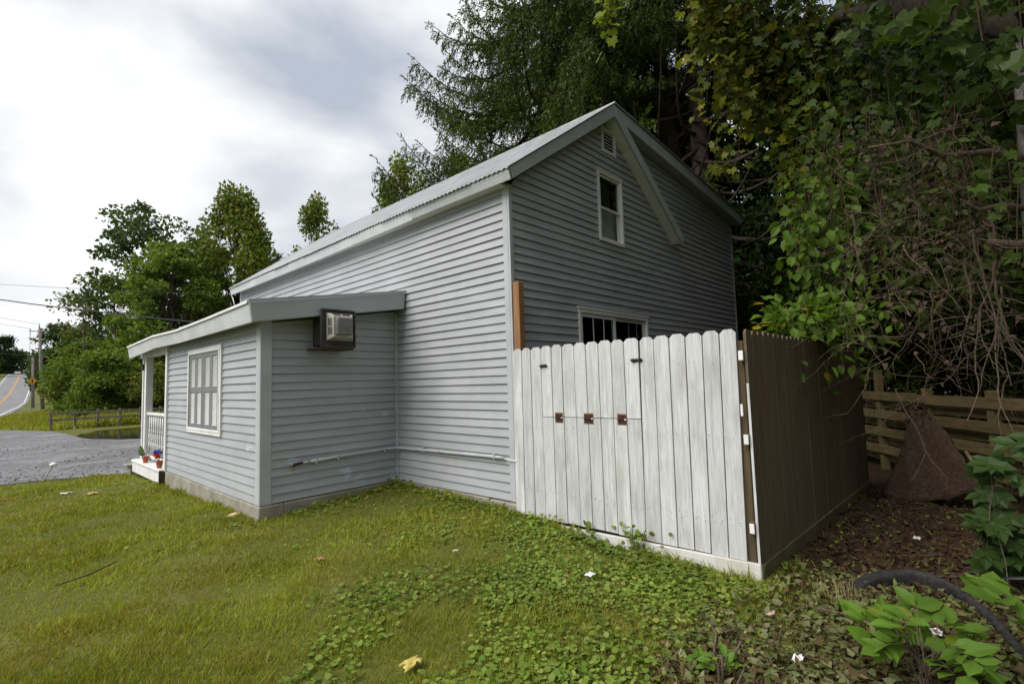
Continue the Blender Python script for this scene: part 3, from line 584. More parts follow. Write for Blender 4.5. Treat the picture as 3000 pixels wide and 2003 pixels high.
for y, z, w in ((-.655, .935, .088), (-1.015, .936, .098), (-1.382, .938, .085)):
    hg = MB().box((FX - .0065, y - w / 2, z + .003), (FX - .0035, y + w / 2, z + .043)).box((FX - .0065, y - w / 2, z - .043), (FX - .0035, y + w / 2, z - .003)).build('hinge', M['rust'], fence, bevel=.004)
    MB().tube([(FX - .010, y - w / 2 - .003, z), (FX - .010, y + w / 2 + .003, z)], .0055, 8).build('hinge_pin', M['rust'], hg, smooth=True)
    MB().tube([(FX - .0105, y - w / 2 - .005, z), (FX - .0105, y - w / 2 + .012, z)], .0062, 8).build('pin_head', M['white'], hg, smooth=True)
    MB().box((FX - .0033, y - w / 2 - .007, z - .052), (FX - .0024, y + w / 2 + .007, z + .053)).build('rust_stain', M['rusthalo'], hg)
for y, z, w, t in ((-.475, 1.467, .088, 0), (-1.56, 1.472, .105, .006)):
    lt = MB().box((FX - .006, y - w / 2, z - .016), (FX - .0035, y + w / 2, z + .016)).build('bolt_latch', M['black'], fence)
    MB().tube([(FX - .013, y - w / 2 - .01, z), (FX - .013, y + w / 2 + .006, z + t)], .006, 8).build('bolt', M['black'], lt, smooth=True)
    for q in (-.3, .28): MB().box((FX - .021, y + w * q - .007, z - .014), (FX - .0062, y + w * q + .007, z + .014)).build('keeper', M['black'], lt)
nl = MB()
for i in range(17):
    for z in (.19, .83, 1.43, .16):
        for q in (.28, .72):
            y = (pb[i] + (pb[i + 1] - pb[i]) * q) + random.uniform(-.012, .012); zz = z + random.uniform(-.02, .02)
            nl.box((FX - .0045, y - .0022, zz - .0022), (FX - .0018, y + .0022, zz + .0022))
nails = nl.build('nail_heads', M['oldpost'], fence); nails['kind'] = 'stuff'

# ------------------------------------------------------------------ brown side fence and its posts
side = thing('picket_fence', 'brown weathered unpainted side fence panel running away from white fence corner', 'fence', (2.4, -2.5, -.35))
sz0 = lambda x: -.11 - .037 * x
pm_ = MB(); w = .139
pm_.prism([(0, 0, 0), (w, 0, 0), (w, 0, 1.735), (w - .03, 0, 1.768), (.03, 0, 1.768), (0, 0, 1.735)], (0, .018, 0)); pme = pm_.mesh('picket', M['brownwood'])
for i in range(35):
    x = -.068 + i * .1412
    o = inst('picket', pme, side, (x, -2.512 + random.uniform(-.002, .002), -.105 + random.uniform(-.004, .004)), rot=(0, math.radians(random.uniform(-.15, .15)), 0)); o.scale = (1, 1, 1 - .0 * i)
    if i > 0: o.scale.z = 1 + .037 * x / 1.768; o.location.z -= .037 * x
MB().prism([(-.0705, -2.512, -.105), (-.0705, -2.512, 1.63), (-.0705, -2.494, 1.63), (-.0705, -2.494, -.105)], (.002, 0, 0)).build('painted_edge', M['whitewood'], side)
for z in (.12, .78, 1.42):
    MB().hexa([(-.095, -2.4935, z), (-.095, -2.455, z), (-.095, -2.455, z + .085), (-.095, -2.4935, z + .085)], [(4.86, -2.4935, z - .1), (4.86, -2.455, z - .1), (4.86, -2.455, z - .015), (4.86, -2.4935, z - .015)]).build('rail', M['brownwood'], side)
    MB().box((-.1005, -2.492, z + .006), (-.0955, -2.457, z + .079)).build('painted_rail_end', M['white'], side, bevel=.006)
MB().box((-.085, -2.46, 1.0), (-.078, -2.443, 1.09)).build('strike_plate', M['white'], side)
MB().hexa([(-.034, -2.5125, -.25), (4.88, -2.5125, -.43), (4.88, -2.4945, -.43), (-.034, -2.4945, -.25)], [(-.034, -2.528, -.104), (4.88, -2.528, -.285), (4.88, -2.51, -.285), (-.034, -2.51, -.104)]).build('skirt_board', M['brownskirt'], side, bevel=.003)
for x, z in ((2.4, 1.45), (4.8, 1.35)): MB().box((x - .045, -2.45, -.6), (x + .045, -2.36, z)).build('post', M['oldpost'], side)
gp = MB().box((-.03, -2.475, -.5), (.06, -2.385, 1.58)).build('fence_post', M['oldpost'], bevel=.005, origin=(.015, -2.43, -.25), label='dark wooden post in the gap at the white fence corner', category='post')
MB().box((-.028, -.135, -.5), (.062, -.045, 2.425)).build('cedar_post', M['cedar'], bevel=.006, origin=(.017, -.09, -.1), label='tall reddish cedar post standing at the grey house corner', category='post')

# ------------------------------------------------------------------ low board fence behind
bf_ = thing('board_fence', 'low weathered horizontal board fence under the dark trees', 'fence', (5.6, -3.4, -.35))
F0, F1 = V3((7.6, -1.75, 0)), V3((3.6, -4.55, 0)); fd_ = F1 - F0; FL = np.linalg.norm(fd_); fd_ /= FL; fn = np.array([fd_[1], -fd_[0], 0]); fn = fn if fn @ (V3(CAM) - F0) > 0 else -fn
for i, s in enumerate((.15, 1.35, 2.55, 3.75, 4.75)):
    p = F0 + fd_ * s; z = float(H(p[0], p[1])); MB().beam(p + V3((0, 0, z - .3)), p + V3((0, 0, 1.02 if i != 1 else 1.32)), .1, .1, tuple(fd_)).build('post', M['boardwood'], bf_, bevel=.005)
for j in range(8):
    z = -.16 + j * .147; sgn = 1 if j % 2 else -1; s = 0.02
    while s < FL:
        e2 = min(s + 2.4, FL); tl = random.uniform(-.012, .012); a = F0 + fd_ * s + fn * sgn * .064 + V3((0, 0, z + tl)); b = F0 + fd_ * (e2 - .006) + fn * sgn * .064 + V3((0, 0, z + random.uniform(-.012, .012)))
        MB().beam(a, b, .022, .14).build('board', M['boardwood'], bf_, bevel=.002); s = e2

# ------------------------------------------------------------------ vegetation helpers
def nrm(a): return a / (np.linalg.norm(a, axis=-1, keepdims=True) + 1e-9)
TP = {
 'blade': ([(-.05, 0, 0), (.05, 0, 0), (0, 1, .12)], [(0, 1, 2)]),
 'needle': ([(-.04, 0, 0), (.13, .45, .02), (0, 1, .0), (-.13, .5, .02)], [(0, 1, 2, 3)]),
 'clump': ([(0, 0, 0), (.34, .35, .10), (0, 1, -.04), (-.34, .35, .10)], [(0, 1, 2), (0, 2, 3)]),
 'oval': ([(0, 0, 0), (.26, .3, .06), (.24, .62, .06), (0, 1, -.05), (-.24, .62, .06), (-.26, .3, .06), (0, .5, 0)], [(0, 1, 6), (1, 2, 6), (2, 3, 6), (3, 4, 6), (4, 5, 6), (5, 0, 6)]),
 'grape': ([(0, .12, 0), (.28, -.08, .05), (.5, .22, .02), (.40, .42, .06), (.46, .72, -.02), (.2, .74, .05), (0, 1.08, -.08), (-.2, .74, .05), (-.46, .72, -.02), (-.40, .42, .06), (-.5, .22, .02), (-.28, -.08, .05), (0, .45, -.02)],
           [(i, i + 1 if i < 11 else 0, 12) for i in range(12)]),
 'round': ([(math.cos(a) * .5, .5 + math.sin(a) * .5, .05 * math.cos(2 * a)) for a in np.linspace(-1.2, 4.3, 7)], [tuple(range(7))]),
 'scrap': ([(-.3, 0, 0), (.28, .08, .1), (.2, .6, -.05), (0, 1, .15), (-.25, .55, .08)], [(0, 1, 2), (0, 2, 3), (0, 3, 4)]),
}
def leaves(name, tp, C, A, N, S, mat, parent=None, wid=None, **tags):
    C = np.asarray(C, float); A = nrm(np.asarray(A, float)); N = np.asarray(N, float); N = nrm(N - A * (A * N).sum(-1, keepdims=True)); B = np.cross(A, N); S = np.broadcast_to(np.asarray(S, float), (len(C),))
    t, fs = TP[tp]; t = np.array(t, float); k = len(t); n = len(C)
    wv = (1 + .25 * (rng.random(n) - .5)) if wid is None else wid; curl = 1 + rng.normal(size=n) * 1.3
    v = C[:, None] + S[:, None, None] * (t[None, :, 0:1] * B[:, None] * wv[:, None, None] + t[None, :, 1:2] * A[:, None] + t[None, :, 2:3] * N[:, None] * curl[:, None, None])
    off_ = V3(WLOC.get(parent.name, (0, 0, 0))) if parent else 0
    v = (v - off_).reshape(-1, 3)
    fl = np.concatenate([np.array(f) for f in fs]); ln = np.array([len(f) for f in fs])
    li = (np.arange(n)[:, None] * k + fl[None]).ravel().astype(np.int32); ls_ = np.tile(ln, n); st = np.r_[0, np.cumsum(ls_)[:-1]].astype(np.int32)
    me = bpy.data.meshes.new(name); me.vertices.add(len(v)); me.vertices.foreach_set('co', v.ravel()); me.loops.add(len(li)); me.loops.foreach_set('vertex_index', li)
    me.polygons.add(len(st)); me.polygons.foreach_set('loop_start', st); me.update(calc_edges=True); me.materials.append(mat)
    o = bpy.data.objects.new(name, me); COL.objects.link(o)
    if parent: o.parent = parent; WLOC[o.name] = tuple(WLOC[parent.name])
    for q, w in tags.items(): o[q] = w
    return o
def leaf_objs(name, tp, C, A, N, S, mat, parent):
    t, fs = TP[tp]; me = bpy.data.meshes.new(name); me.from_pydata(t, [], fs); me.materials.append(mat); me.update()
    for c, a, n, s in zip(np.asarray(C), nrm(np.asarray(A, float)), np.asarray(N, float), np.broadcast_to(S, (len(C),))):
        n = n - a * (a @ n); n /= np.linalg.norm(n) + 1e-9; b = np.cross(a, n)
        m4 = Matrix(((b[0] * s, a[0] * s, n[0] * s, c[0]), (b[1] * s, a[1] * s, n[1] * s, c[1]), (b[2] * s, a[2] * s, n[2] * s, c[2]), (0, 0, 0, 1)))
        inst(name, me, parent, None, mat4=m4)
def rdir(n, up=0.0): 
    d = nrm(rng.normal(size=(n, 3))); d[:, 2] += up; return nrm(d)
def bark(name, c1, c2, c3, sc_=(7, 7, 1.6), b=1.0):
    t = NT(name); g = t.opos(); f = t.noise(t.mapv(g, sc_), 2.0, 8, .7, .6); col = t.ramp(f, [(.3, c1), (.52, c2), (.75, c3)])
    return t.end(col, .92, t.bump(f, b, .05), 0, .2)
M['bark_dark'] = bark('dark_bark', (.02, .015, .01), (.05, .038, .028), (.09, .07, .055))
M['bark_spruce'] = bark('spruce_bark', (.045, .028, .02), (.10, .068, .05), (.17, .13, .10), (9, 9, 3))
M['bark_pale'] = bark('pale_flaky_bark', (.05, .045, .04), (.19, .175, .16), (.36, .345, .32), (9, 9, 2.5))
M['twig'] = bark('dead_twig', (.06, .042, .028), (.12, .088, .062), (.22, .17, .13), (20, 20, 20), .3)
M['twig_dark'] = bark('dark_twig', (.03, .02, .014), (.07, .048, .034), (.12, .09, .06), (20, 20, 20), .3)
M['spruce'] = leafmat('spruce_needles', [(.026, .042, .007), (.044, .068, .010), (.066, .092, .012), (.034, .052, .010)], .55, .12)
M['spruce_l'] = leafmat('spruce_needles_light', [(.032, .052, .008), (.054, .082, .012), (.076, .106, .015)], .55, .15)
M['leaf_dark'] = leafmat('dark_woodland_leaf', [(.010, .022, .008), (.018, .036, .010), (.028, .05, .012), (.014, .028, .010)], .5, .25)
M['leaf_vine'] = leafmat('grapevine_leaf', [(.055, .078, .008), (.085, .112, .010), (.062, .088, .010), (.125, .142, .012), (.042, .062, .010), (.17, .155, .014)], .42, .35)
M['leaf_vine_near'] = leafmat('grapevine_leaf_near', [(.036, .062, .010), (.05, .082, .012), (.042, .07, .014), (.085, .115, .014)], .38, .35)
M['leaf_lime'] = leafmat('lime_vine_leaf', [(.16, .22, .025), (.20, .25, .03), (.13, .19, .02)], .45, .45)
M['leaf_locust'] = leafmat('locust_leaf', [(.040, .070, .028), (.055, .092, .036), (.072, .11, .038)], .5, .3)
M['leaf_green'] = leafmat('bright_maple_leaf', [(.075, .125, .024), (.10, .165, .03), (.12, .19, .035), (.15, .19, .035)], .5, .35)
M['leaf_poplar'] = leafmat('poplar_leaf', [(.075, .115, .024), (.105, .15, .028), (.135, .175, .032), (.17, .17, .035)], .45, .35)
M['leaf_shrub'] = leafmat('roadside_shrub_leaf', [(.05, .085, .02), (.085, .125, .028), (.125, .16, .03), (.19, .18, .035), (.065, .10, .025)], .5, .3)
M['leaf_sap'] = leafmat('fresh_sapling_leaf', [(.075, .15, .022), (.10, .185, .026), (.13, .215, .03)], .42, .4, noise_scale=2)
M['leaf_yellow'] = leafmat('yellowing_leaf', [(.32, .25, .02), (.38, .30, .03), (.28, .17, .02)], .5, .35)
M['leaf_branch'] = leafmat('fence_branch_leaf', [(.06, .11, .014), (.08, .14, .018), (.10, .165, .02)], .45, .4)
M['leaf_creeper'] = leafmat('creeper_leaf', [(.018, .038, .010), (.026, .052, .012), (.038, .066, .014)], .4, .3)
M['leaf_under'] = leafmat('understory_leaf', [(.026, .050, .008), (.040, .068, .010), (.062, .09, .010), (.036, .058, .010)], .42, .35)

def skeleton(base, Ht, spread, cl0, ncl, rnd, lean=(0, 0), prof=None, trunk_r=.22, flat=.75):
    """trunk tube points, limb tubes and the centres of the leaf clusters of a crown"""
    b = V3(base); tr = [b + V3((lean[0] * t ** 1.5 + rnd.normal() * .03 * Ht * .1 * (t > 0), lean[1] * t ** 1.5 + rnd.normal() * .03 * Ht * .1 * (t > 0), Ht * .93 * t - (.25 if t == 0 else 0))) for t in np.linspace(0, 1, 9)]
    tr = np.array(tr); cs = []; limbs = []
    prof = prof or (lambda u: math.sqrt(max(0, 1 - (2 * u - .85) ** 2 / 1.4)))
    for i in range(ncl):
        u = rnd.random() ** .85; z = cl0 + (1 - cl0) * u; R = spread * prof(u) * (.35 + .65 * math.sqrt(rnd.random())); a = rnd.random() * 6.283
        q = np.array([np.interp(min(.97, z), np.linspace(0, 1, 9), tr[:, k]) for k in range(2)]); c = np.array([q[0] + R * math.cos(a), q[1] + R * math.sin(a), b[2] + Ht * z]); cs.append(c)
        zt = max(.15, z - .12 - .5 * R / Ht); s = np.array([np.interp(min(.95, zt), np.linspace(0, 1, 9), tr[:, k]) for k in range(3)])
        mid = (s + c) / 2 + V3((0, 0, .10 * np.linalg.norm(c - s))) + rnd.normal(size=3) * .05 * np.linalg.norm(c - s)
        limbs.append((s, mid, c, trunk_r * (.34 * (1 - z) + .10)))
    return tr, limbs, np.array(cs)
def tree_parts(root, tr, limbs, cs, trunk_r, leaf_tp, leafm, nleaf, csize, lsize, barkm, flat=.7, seed=1, droop=.0, stubs=True, up=.5):
    r = np.random.default_rng(seed)
    MB().tube(tr, [trunk_r * (1.25 if i == 0 else (1 - .85 * i / 8)) for i in range(9)], 9).build('trunk', M[barkm], root, smooth=True)
    lb = MB()
    for s, m, c, q in limbs: lb.tube([s, m, c], [q, q * .7, q * .25], 5, False)
    lb.build('limbs', M[barkm], root, smooth=True)
    k = r.integers(0, len(cs), nleaf); wsz = r.uniform(.65, 1.35, len(cs))
    d = nrm(r.normal(size=(nleaf, 3))) * (r.random((nleaf, 1)) ** .45); d[:, 2] *= flat
    P = cs[k] + d * csize * wsz[k][:, None]; P[:, 2] -= droop * (d[:, 0] ** 2 + d[:, 1] ** 2) * csize
    A = nrm(d + r.normal(size=(nleaf, 3)) * .7 + np.array([0, 0, -.25])); N = nrm(r.normal(size=(nleaf, 3)) + d * .6 + np.array([0, 0, up]))
    leaves('crown', leaf_tp, P, A, N, lsize * r.uniform(.65, 1.35, nleaf), M[leafm], root, kind='stuff')
def tree(name, label, base, Ht, spread, cl0, ncl, nleaf, csize, lsize, leafm, barkm='bark_dark', tp='clump', trunk_r=.22, seed=1, prof=None, lean=(0, 0), flat=.7, droop=0, cat='tree', group=None, up=.5):
    base = (base[0], base[1], float(H(base[0], base[1]))); root = thing(name, label, cat, base, group)
    tr, lb, cs = skeleton(base, Ht, spread, cl0, ncl, np.random.default_rng(seed), lean, prof, trunk_r)
    tree_parts(root, tr, lb, cs, trunk_r, tp, leafm, nleaf, csize, lsize, barkm, flat, seed + 50, droop, up=up); return root
def copy_tree(root, loc, rotz, sc_=1.0, label=None):
    loc = (loc[0], loc[1], float(H(loc[0], loc[1]))); o = root.copy(); COL.objects.link(o); o.location = loc; o.rotation_euler = (0, 0, rotz); o.scale = (sc_, sc_, sc_ * random.uniform(.92, 1.1)); WLOC[o.name] = loc
    for c in list(root.children):
        k = c.copy(); COL.objects.link(k); k.parent = o
    if label: o['label'] = label
    return o

# ------------------------------------------------------------------ spruces behind the house
def spruce(name, label, base, Ht, z0, z1, reach, nl, seed, trunk_r, lean=(0, 0), needle='spruce', dead=12, clear=True):
    r = np.random.default_rng(seed); base = (base[0], base[1], float(H(base[0], base[1]))); root = thing(name, label, 'tree', base, 'spruces behind the house')
    b = V3(base); T = np.linspace(0, 1, 12); tr = np.array([b + V3((lean[0] * t, lean[1] * t, Ht * t - (.2 if t == 0 else 0))) for t in T])
    MB().tube(tr, [trunk_r * (1.3 if i == 0 else 1 - .93 * t) for i, t in enumerate(T)], 14).build('trunk', M['bark_spruce'], root, smooth=True)
    wood_ = MB(); CC, AA = [], []
    for i in range(nl):
        z = z0 + (z1 - z0) * (i + r.random()) / nl; t = z / Ht; s = b + V3((lean[0] * t, lean[1] * t, z)); a = i * 2.399 + r.normal() * .25
        L = reach * (1 - .75 * (max(0, z - z0) / (Ht - z0)) ** 1.1) * r.uniform(.75, 1.1); d = np.array([math.cos(a), math.sin(a), 0]); sd = np.array([-d[1], d[0], 0])
        U = np.linspace(0, 1, 9); dro = r.uniform(.10, .2) * L
        pts = np.array([s + d * L * u + sd * L * .05 * math.sin(u * 3 + a) + V3((0, 0, -dro * 4 * u * (1 - u) * .9 - dro * .5 * u + dro * .75 * u ** 4)) for u in U])
        wood_.tube(pts, [.055 * (1 - .85 * u) * (.5 + L / 6) for u in U], 5, False)
        tocam = d @ nrm(np.array([CAM.x - b[0], CAM.y - b[1], 0])); bare = tocam > -.35 and z < z0 + 5.2 and clear
        for j in range(0 if bare else int(L * 8)):
            u = .16 + .84 * (j + r.random()) / int(L * 8); p = np.array([np.interp(u, U, pts[:, k]) for k in range(3)]); sg = 1 if j % 2 else -1
            bl = (.34 + .95 * L / 5 * (1 - u) ** .7) * r.uniform(.6, 1.2); bd = nrm(d * r.uniform(.5, 1.0) + sd * sg * r.uniform(.5, 1.0) + V3((0, 0, -r.uniform(.1, .5)))); 
            for q in np.arange(.12, 1.001, .09 / max(bl, .12)):
                c = p + bd * bl * q + V3((0, 0, -.18 * bl * q * q))
                hl = r.uniform(.16, .46) * (1.05 - .4 * q) ; hd = nrm(V3((0, 0, -1)) + bd * r.uniform(.2, .9) + r.normal(size=3) * .25)
                m = max(2, int(hl / .05)); e_ = np.arange(m) / m
                CC.append(c + hd * hl * e_[:, None]); AA.append(np.tile(hd, (m, 1)))
            m = int(bl / .06) + 1; e_ = np.arange(m) / m; CC.append(p + bd * bl * e_[:, None]); AA.append(np.tile(bd, (m, 1)))
        m = 0 if bare else 10; CC.append(pts[-1] + (pts[-1] - pts[-2]) * (np.arange(m) / m * .4)[:, None]); AA.append(np.tile(nrm(pts[-1] - pts[-2]), (m, 1)))
    for i in range(dead):      # bare dead limbs low on the trunk
        z = r.uniform(2.0, z0 + 2); t = z / Ht; s = b + V3((lean[0] * t, lean[1] * t, z)); a = r.random() * 6.28; L = r.uniform(.8, 2.6); d = np.array([math.cos(a), math.sin(a), -.12])
        p1 = s + d * L * .5 + V3((0, 0, .06)); p2 = s + d * L; wood_.tube([s, p1, p2], [.035, .025, .008], 5, False)
        for k in range(3): q = p1 + (p2 - p1) * r.random(); wood_.tube([q, q + nrm(r.normal(size=3)) * r.uniform(.2, .7)], [.012, .004], 4, False)
    wood_.build('limbs', M['bark_dark'], root, smooth=True)
    C_ = np.concatenate(CC); A_2 = np.concatenate(AA); n = len(C_)
    k = 2; C_ = np.repeat(C_, k, 0) + r.normal(size=(n * k, 3)) * .012; A_2 = nrm(np.repeat(A_2, k, 0) + r.normal(size=(n * k, 3)) * .42)
    leaves('crown', 'needle', C_, A_2, r.normal(size=(n * k, 3)) + V3((0, 0, .4)), r.uniform(.085, .145, n * k), M[needle], root, kind='stuff'); return root, n * k
print('spruce', spruce('spruce_tree', 'tall dark spruce with lichened trunk just behind the rear roof edge', (9.55, 1.42), 24, 4.6, 17, 5.0, 84, 3, .33, (.1, .2))[1])
print('spruce', spruce('spruce_tree', 'second dark spruce with reddish leaning trunk close behind the first', (10.7, 2.2), 25, 5.0, 17, 5.0, 66, 5, .36, (-2.0, .9))[1])
print('spruce', spruce('spruce_tree', 'spruce with long drooping limbs hanging over the tin roof ridge', (8.9, 6.2), 23, 5.0, 15, 6.0, 112, 9, .32, (0, 0), 'spruce_l', 2, False)[1])

# ------------------------------------------------------------------ woods on the right
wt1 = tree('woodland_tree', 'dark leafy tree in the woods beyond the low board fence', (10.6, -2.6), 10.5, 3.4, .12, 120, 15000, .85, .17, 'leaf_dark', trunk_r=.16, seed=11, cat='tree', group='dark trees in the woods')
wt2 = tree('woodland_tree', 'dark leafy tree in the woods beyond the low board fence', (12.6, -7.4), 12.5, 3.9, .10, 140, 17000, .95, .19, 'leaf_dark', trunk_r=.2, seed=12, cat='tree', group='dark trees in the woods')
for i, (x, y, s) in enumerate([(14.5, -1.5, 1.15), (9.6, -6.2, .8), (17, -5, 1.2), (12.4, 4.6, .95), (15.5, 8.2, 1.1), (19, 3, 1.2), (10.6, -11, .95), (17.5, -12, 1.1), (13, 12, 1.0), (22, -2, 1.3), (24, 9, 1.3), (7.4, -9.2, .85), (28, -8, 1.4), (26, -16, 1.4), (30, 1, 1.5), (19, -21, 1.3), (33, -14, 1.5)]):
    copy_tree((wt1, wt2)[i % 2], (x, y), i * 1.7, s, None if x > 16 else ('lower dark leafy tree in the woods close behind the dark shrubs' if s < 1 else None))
bt = tree('shade_tree', 'unseen broad leafy tree on the grass facing the gable', (-5.0, -19), 13, 5.2, .14, 170, 17000, 1.25, .24, 'leaf_vine', trunk_r=.26, seed=14, cat='tree', group='trees facing the gable')
for i, (x, y, s) in enumerate([(6.5, -10.5, .95), (13, -15.5, 1.1), (-15, -21, 1.0)]): copy_tree(bt, (x, y), 1.1 + i * 2.1, s)  # out of view; the right-hand copies are added to darken the woods side
us1 = tree('understory_shrub', 'dense dark shrub behind the low board fence', (8.0, -1.9), 3.6, 1.25, .05, 60, 6500, .42, .10, 'leaf_under', trunk_r=.05, seed=21, cat='shrub', tp='oval', group='dark shrubs behind the board fence')
for i, (x, y, s) in enumerate([(8.4, -3.7, .95), (7.2, -4.9, .9), (6.0, -5.7, .85), (9.0, -.6, 1.1), (4.9, -6.4, .95), (9.9, -4.9, 1.15), (8.3, .9, 1.0), (11, -4.2, 1.3), (13, -3.5, 1.4), (12, -5.6, 1.3), (14.5, -6.2, 1.5), (9.2, -7.2, 1.2)]): copy_tree(us1, (x, y), 2.2 * i + .4, s)

# the big pale-barked tree carrying the vines
bz = float(H(2.1, -4.3)); ash = thing('vine_tree', 'big tree with pale flaky bark draped in grapevines', 'tree', (2.1, -4.3, bz))
TZ = [bz - .3, bz, bz + .18, bz + .5, 1.2, 2.4, 3.8, 5.5, 7.5, 10, 13]
TXY = [(a + .13, b - .12) for a, b in [(2.12, -4.26), (2.12, -4.27), (2.14, -4.3), (2.17, -4.34), (2.18, -4.36), (2.10, -4.38), (1.98, -4.40), (1.9, -4.45), (2.0, -4.5), (2.1, -4.4), (2.1, -4.3)]]
MB().tube([(a, b, z) for (a, b), z in zip(TXY, TZ)], [.52, .47, .40, .35, .325, .315, .30, .27, .22, .15, .05], 22, rough=.05).build('trunk', M['bark_pale'], ash, smooth=True)
lb = MB(); rs5 = np.random.default_rng(31)
def limb(pts, r0, r1): 
    pts = np.array(pts, float); n = len(pts); lb.tube(pts, [r0 + (r1 - r0) * i / (n - 1) for i in range(n)], 8, True)
limb([(2.1, -4.35, 2.38), (1.90, -4.12, 2.34), (1.72, -3.95, 2.37)], .05, .032)
limb([(2.1, -4.35, 2.62), (1.86, -4.06, 2.70), (1.72, -3.90, 2.66), (1.55, -3.8, 2.74)], .032, .008)
limb([(2.1, -4.35, 3.05), (1.8, -4.0, 3.17), (1.55, -3.72, 3.15), (1.3, -3.52, 3.27), (1.1, -3.25, 3.24)], .035, .008)
lb.build('broken_branches', M['twig'], ash, smooth=True); lb = MB()
limb([(1.95, -4.4, 4.6), (2.6, -3.2, 6.6), (3.6, -1.6, 8.2), (4.6, -.2, 8.9)], .17, .05)
limb([(1.95, -4.4, 4.2), (3.3, -3.6, 5.6), (5.0, -2.6, 6.9), (7.0, -2.0, 7.6)], .17, .05)
limb([(1.95, -4.4, 5.0), (1.2, -3.4, 6.2), (.4, -2.2, 6.9), (-.4, -.8, 7.3)], .13, .04)
limb([(1.95, -4.45, 4.0), (1.1, -4.1, 4.7), (0.2, -3.7, 5.0), (-.7, -3.3, 5.2)], .10, .03)
limb([(2.0, -4.5, 5.6), (3.6, -5.4, 7.5), (5.2, -6.2, 8.8)], .14, .05); limb([(2.0, -4.5, 6.2), (1.2, -5.8, 8.2), (.4, -7.2, 9.2)], .12, .04)
lb.build('limbs', M['bark_dark'], ash, smooth=True)
n = 15000; cs = np.array([(1.9 + rs5.normal() * 2.1, -3.9 + rs5.normal() * 1.9, rs5.uniform(6.3, 12.5)) for _ in range(150)]); cs = cs[~(((cs[:, 0] < .2) & (cs[:, 2] < 8.5)) | ((cs[:, 1] > -3.2) & (cs[:, 2] < 9)))]
k = rs5.integers(0, len(cs), n); P = cs[k] + rs5.normal(size=(n, 3)) * [.5, .5, .35]
leaves('crown', 'oval', P, rs5.normal(size=(n, 3)) + [0, 0, -.3], rs5.normal(size=(n, 3)) + [0, 0, .8], rs5.uniform(.09, .17, n), M['leaf_vine'], ash, kind='stuff')

# hanging grapevines
def curtain(name, label, path, ns, size, mat, tp='grape', thick=.35, step=.07, seed=1, stemr=.004, single=0, out=(-.8, -.35, .45), var=.25, spread=.10, cat='vine', group=None, stemmat='twig_dark', yellow=0):
    r = np.random.default_rng(seed); path = np.array(path, float); t = np.r_[0, np.cumsum(np.hypot(np.diff(path[:, 0]), np.diff(path[:, 1])))]
    root = thing(name, label, cat, tuple(path[len(path) // 2][[0, 1, 2]]), group); stems = MB(); C, A, N = [], [], []
    for i in range(ns):
        u = t[-1] * (i + r.random()) / ns; x, y, zt, zb = [np.interp(u, t, path[:, k]) for k in range(4)]
        x += r.normal() * thick * .6; y += r.normal() * thick * .6; zl = zb + (zt - zb) * abs(r.normal()) * var - abs(r.normal()) * .08
        z = zt - r.random() * (zt - zl) * .5; ph = r.random() * 6.28; am = r.uniform(.03, .12); pts = []; dx, dy = r.normal(size=2) * .10
        Z = np.arange(z, zl, -step)
        if len(Z) < 3: continue
        s = (z - Z); px = x + dx * s + am * np.sin(s * 2.3 + ph); py = y + dy * s + am * np.cos(s * 1.9 + ph)
        q = np.stack([px, py, Z], -1); stems.tube(q[::3] if len(q) > 6 else q, stemr, 4, False)
        m = len(q); off2 = r.normal(size=(m, 3)) * spread; C.append(q + off2); o = nrm(off2 + np.array(out) * .12)
        A.append(nrm(o * .7 + r.normal(size=(m, 3)) * .45 + [0, 0, -.9])); N.append(nrm(np.array(out) + r.normal(size=(m, 3)) * .55 + o * .4))
    stems.build('stems', M[stemmat], root)
    C = np.concatenate(C); A = np.concatenate(A); N = np.concatenate(N); S = size * r.uniform(.55, 1.25, len(C))
    if single:      # the leaves that show largest, each its own part
        near = np.argsort(np.linalg.norm(C - V3(CAM), axis=1) / S + 1e3 * (np.abs((C - V3(CAM)) @ V3(cr) / np.maximum(.1, (C - V3(CAM)) @ V3(cf))) > 1.06))[:single]
        leaf_objs('leaf', tp, C[near], A[near], N[near], S[near], M[mat], root); msk = np.ones(len(C), bool); msk[near] = False; C, A, N, S = C[msk], A[msk], N[msk], S[msk]
    if yellow:
        ky = r.random(len(C)) < yellow; leaves('yellow_leaves', tp, C[ky], A[ky], N[ky], S[ky], M['leaf_yellow'], root, kind='stuff'); C, A, N, S = C[~ky], A[~ky], N[~ky], S[~ky]
    if len(C): leaves('foliage', tp, C, A, N, S, M[mat], root, kind='stuff')
    return root
K1 = [(3.9, -.65, 8.8, 7.2), (4.15, -.85, 8.8, 6.6), (4.5, -1.05, 8.7, 5.7), (4.7, -1.25, 8.6, 5.3), (5.05, -1.5, 8.4, 4.3), (5.4, -1.8, 8.2, 3.5), (5.75, -2.15, 8.0, 3.2), (6.2, -2.6, 7.8, 2.9)]
curtain('grapevine', 'yellow-green grapevine curtain hanging beside the rear roof edge', K1, 85, .15, 'leaf_vine', thick=.28, step=.075, seed=41, single=300)
curtain('grapevine', 'deeper green grapevine curtain hanging behind the yellow-green one', [(a + .9, b - .35, zt + .3, zb - .2) for a, b, zt, zb in K1], 85, .15, 'leaf_under', thick=.5, step=.09, seed=42)
curtain('grapevine', 'dark grapevine curtain above the low board fence', [(4.6, -2.6, 7.4, 2.3), (4.9, -3.2, 7.0, 1.9), (4.9, -3.9, 6.6, 1.8), (4.7, -4.6, 6.4, 1.6), (4.3, -5.2, 6.4, 1.6)], 90, .13, 'leaf_under', thick=.6, step=.09, seed=43)
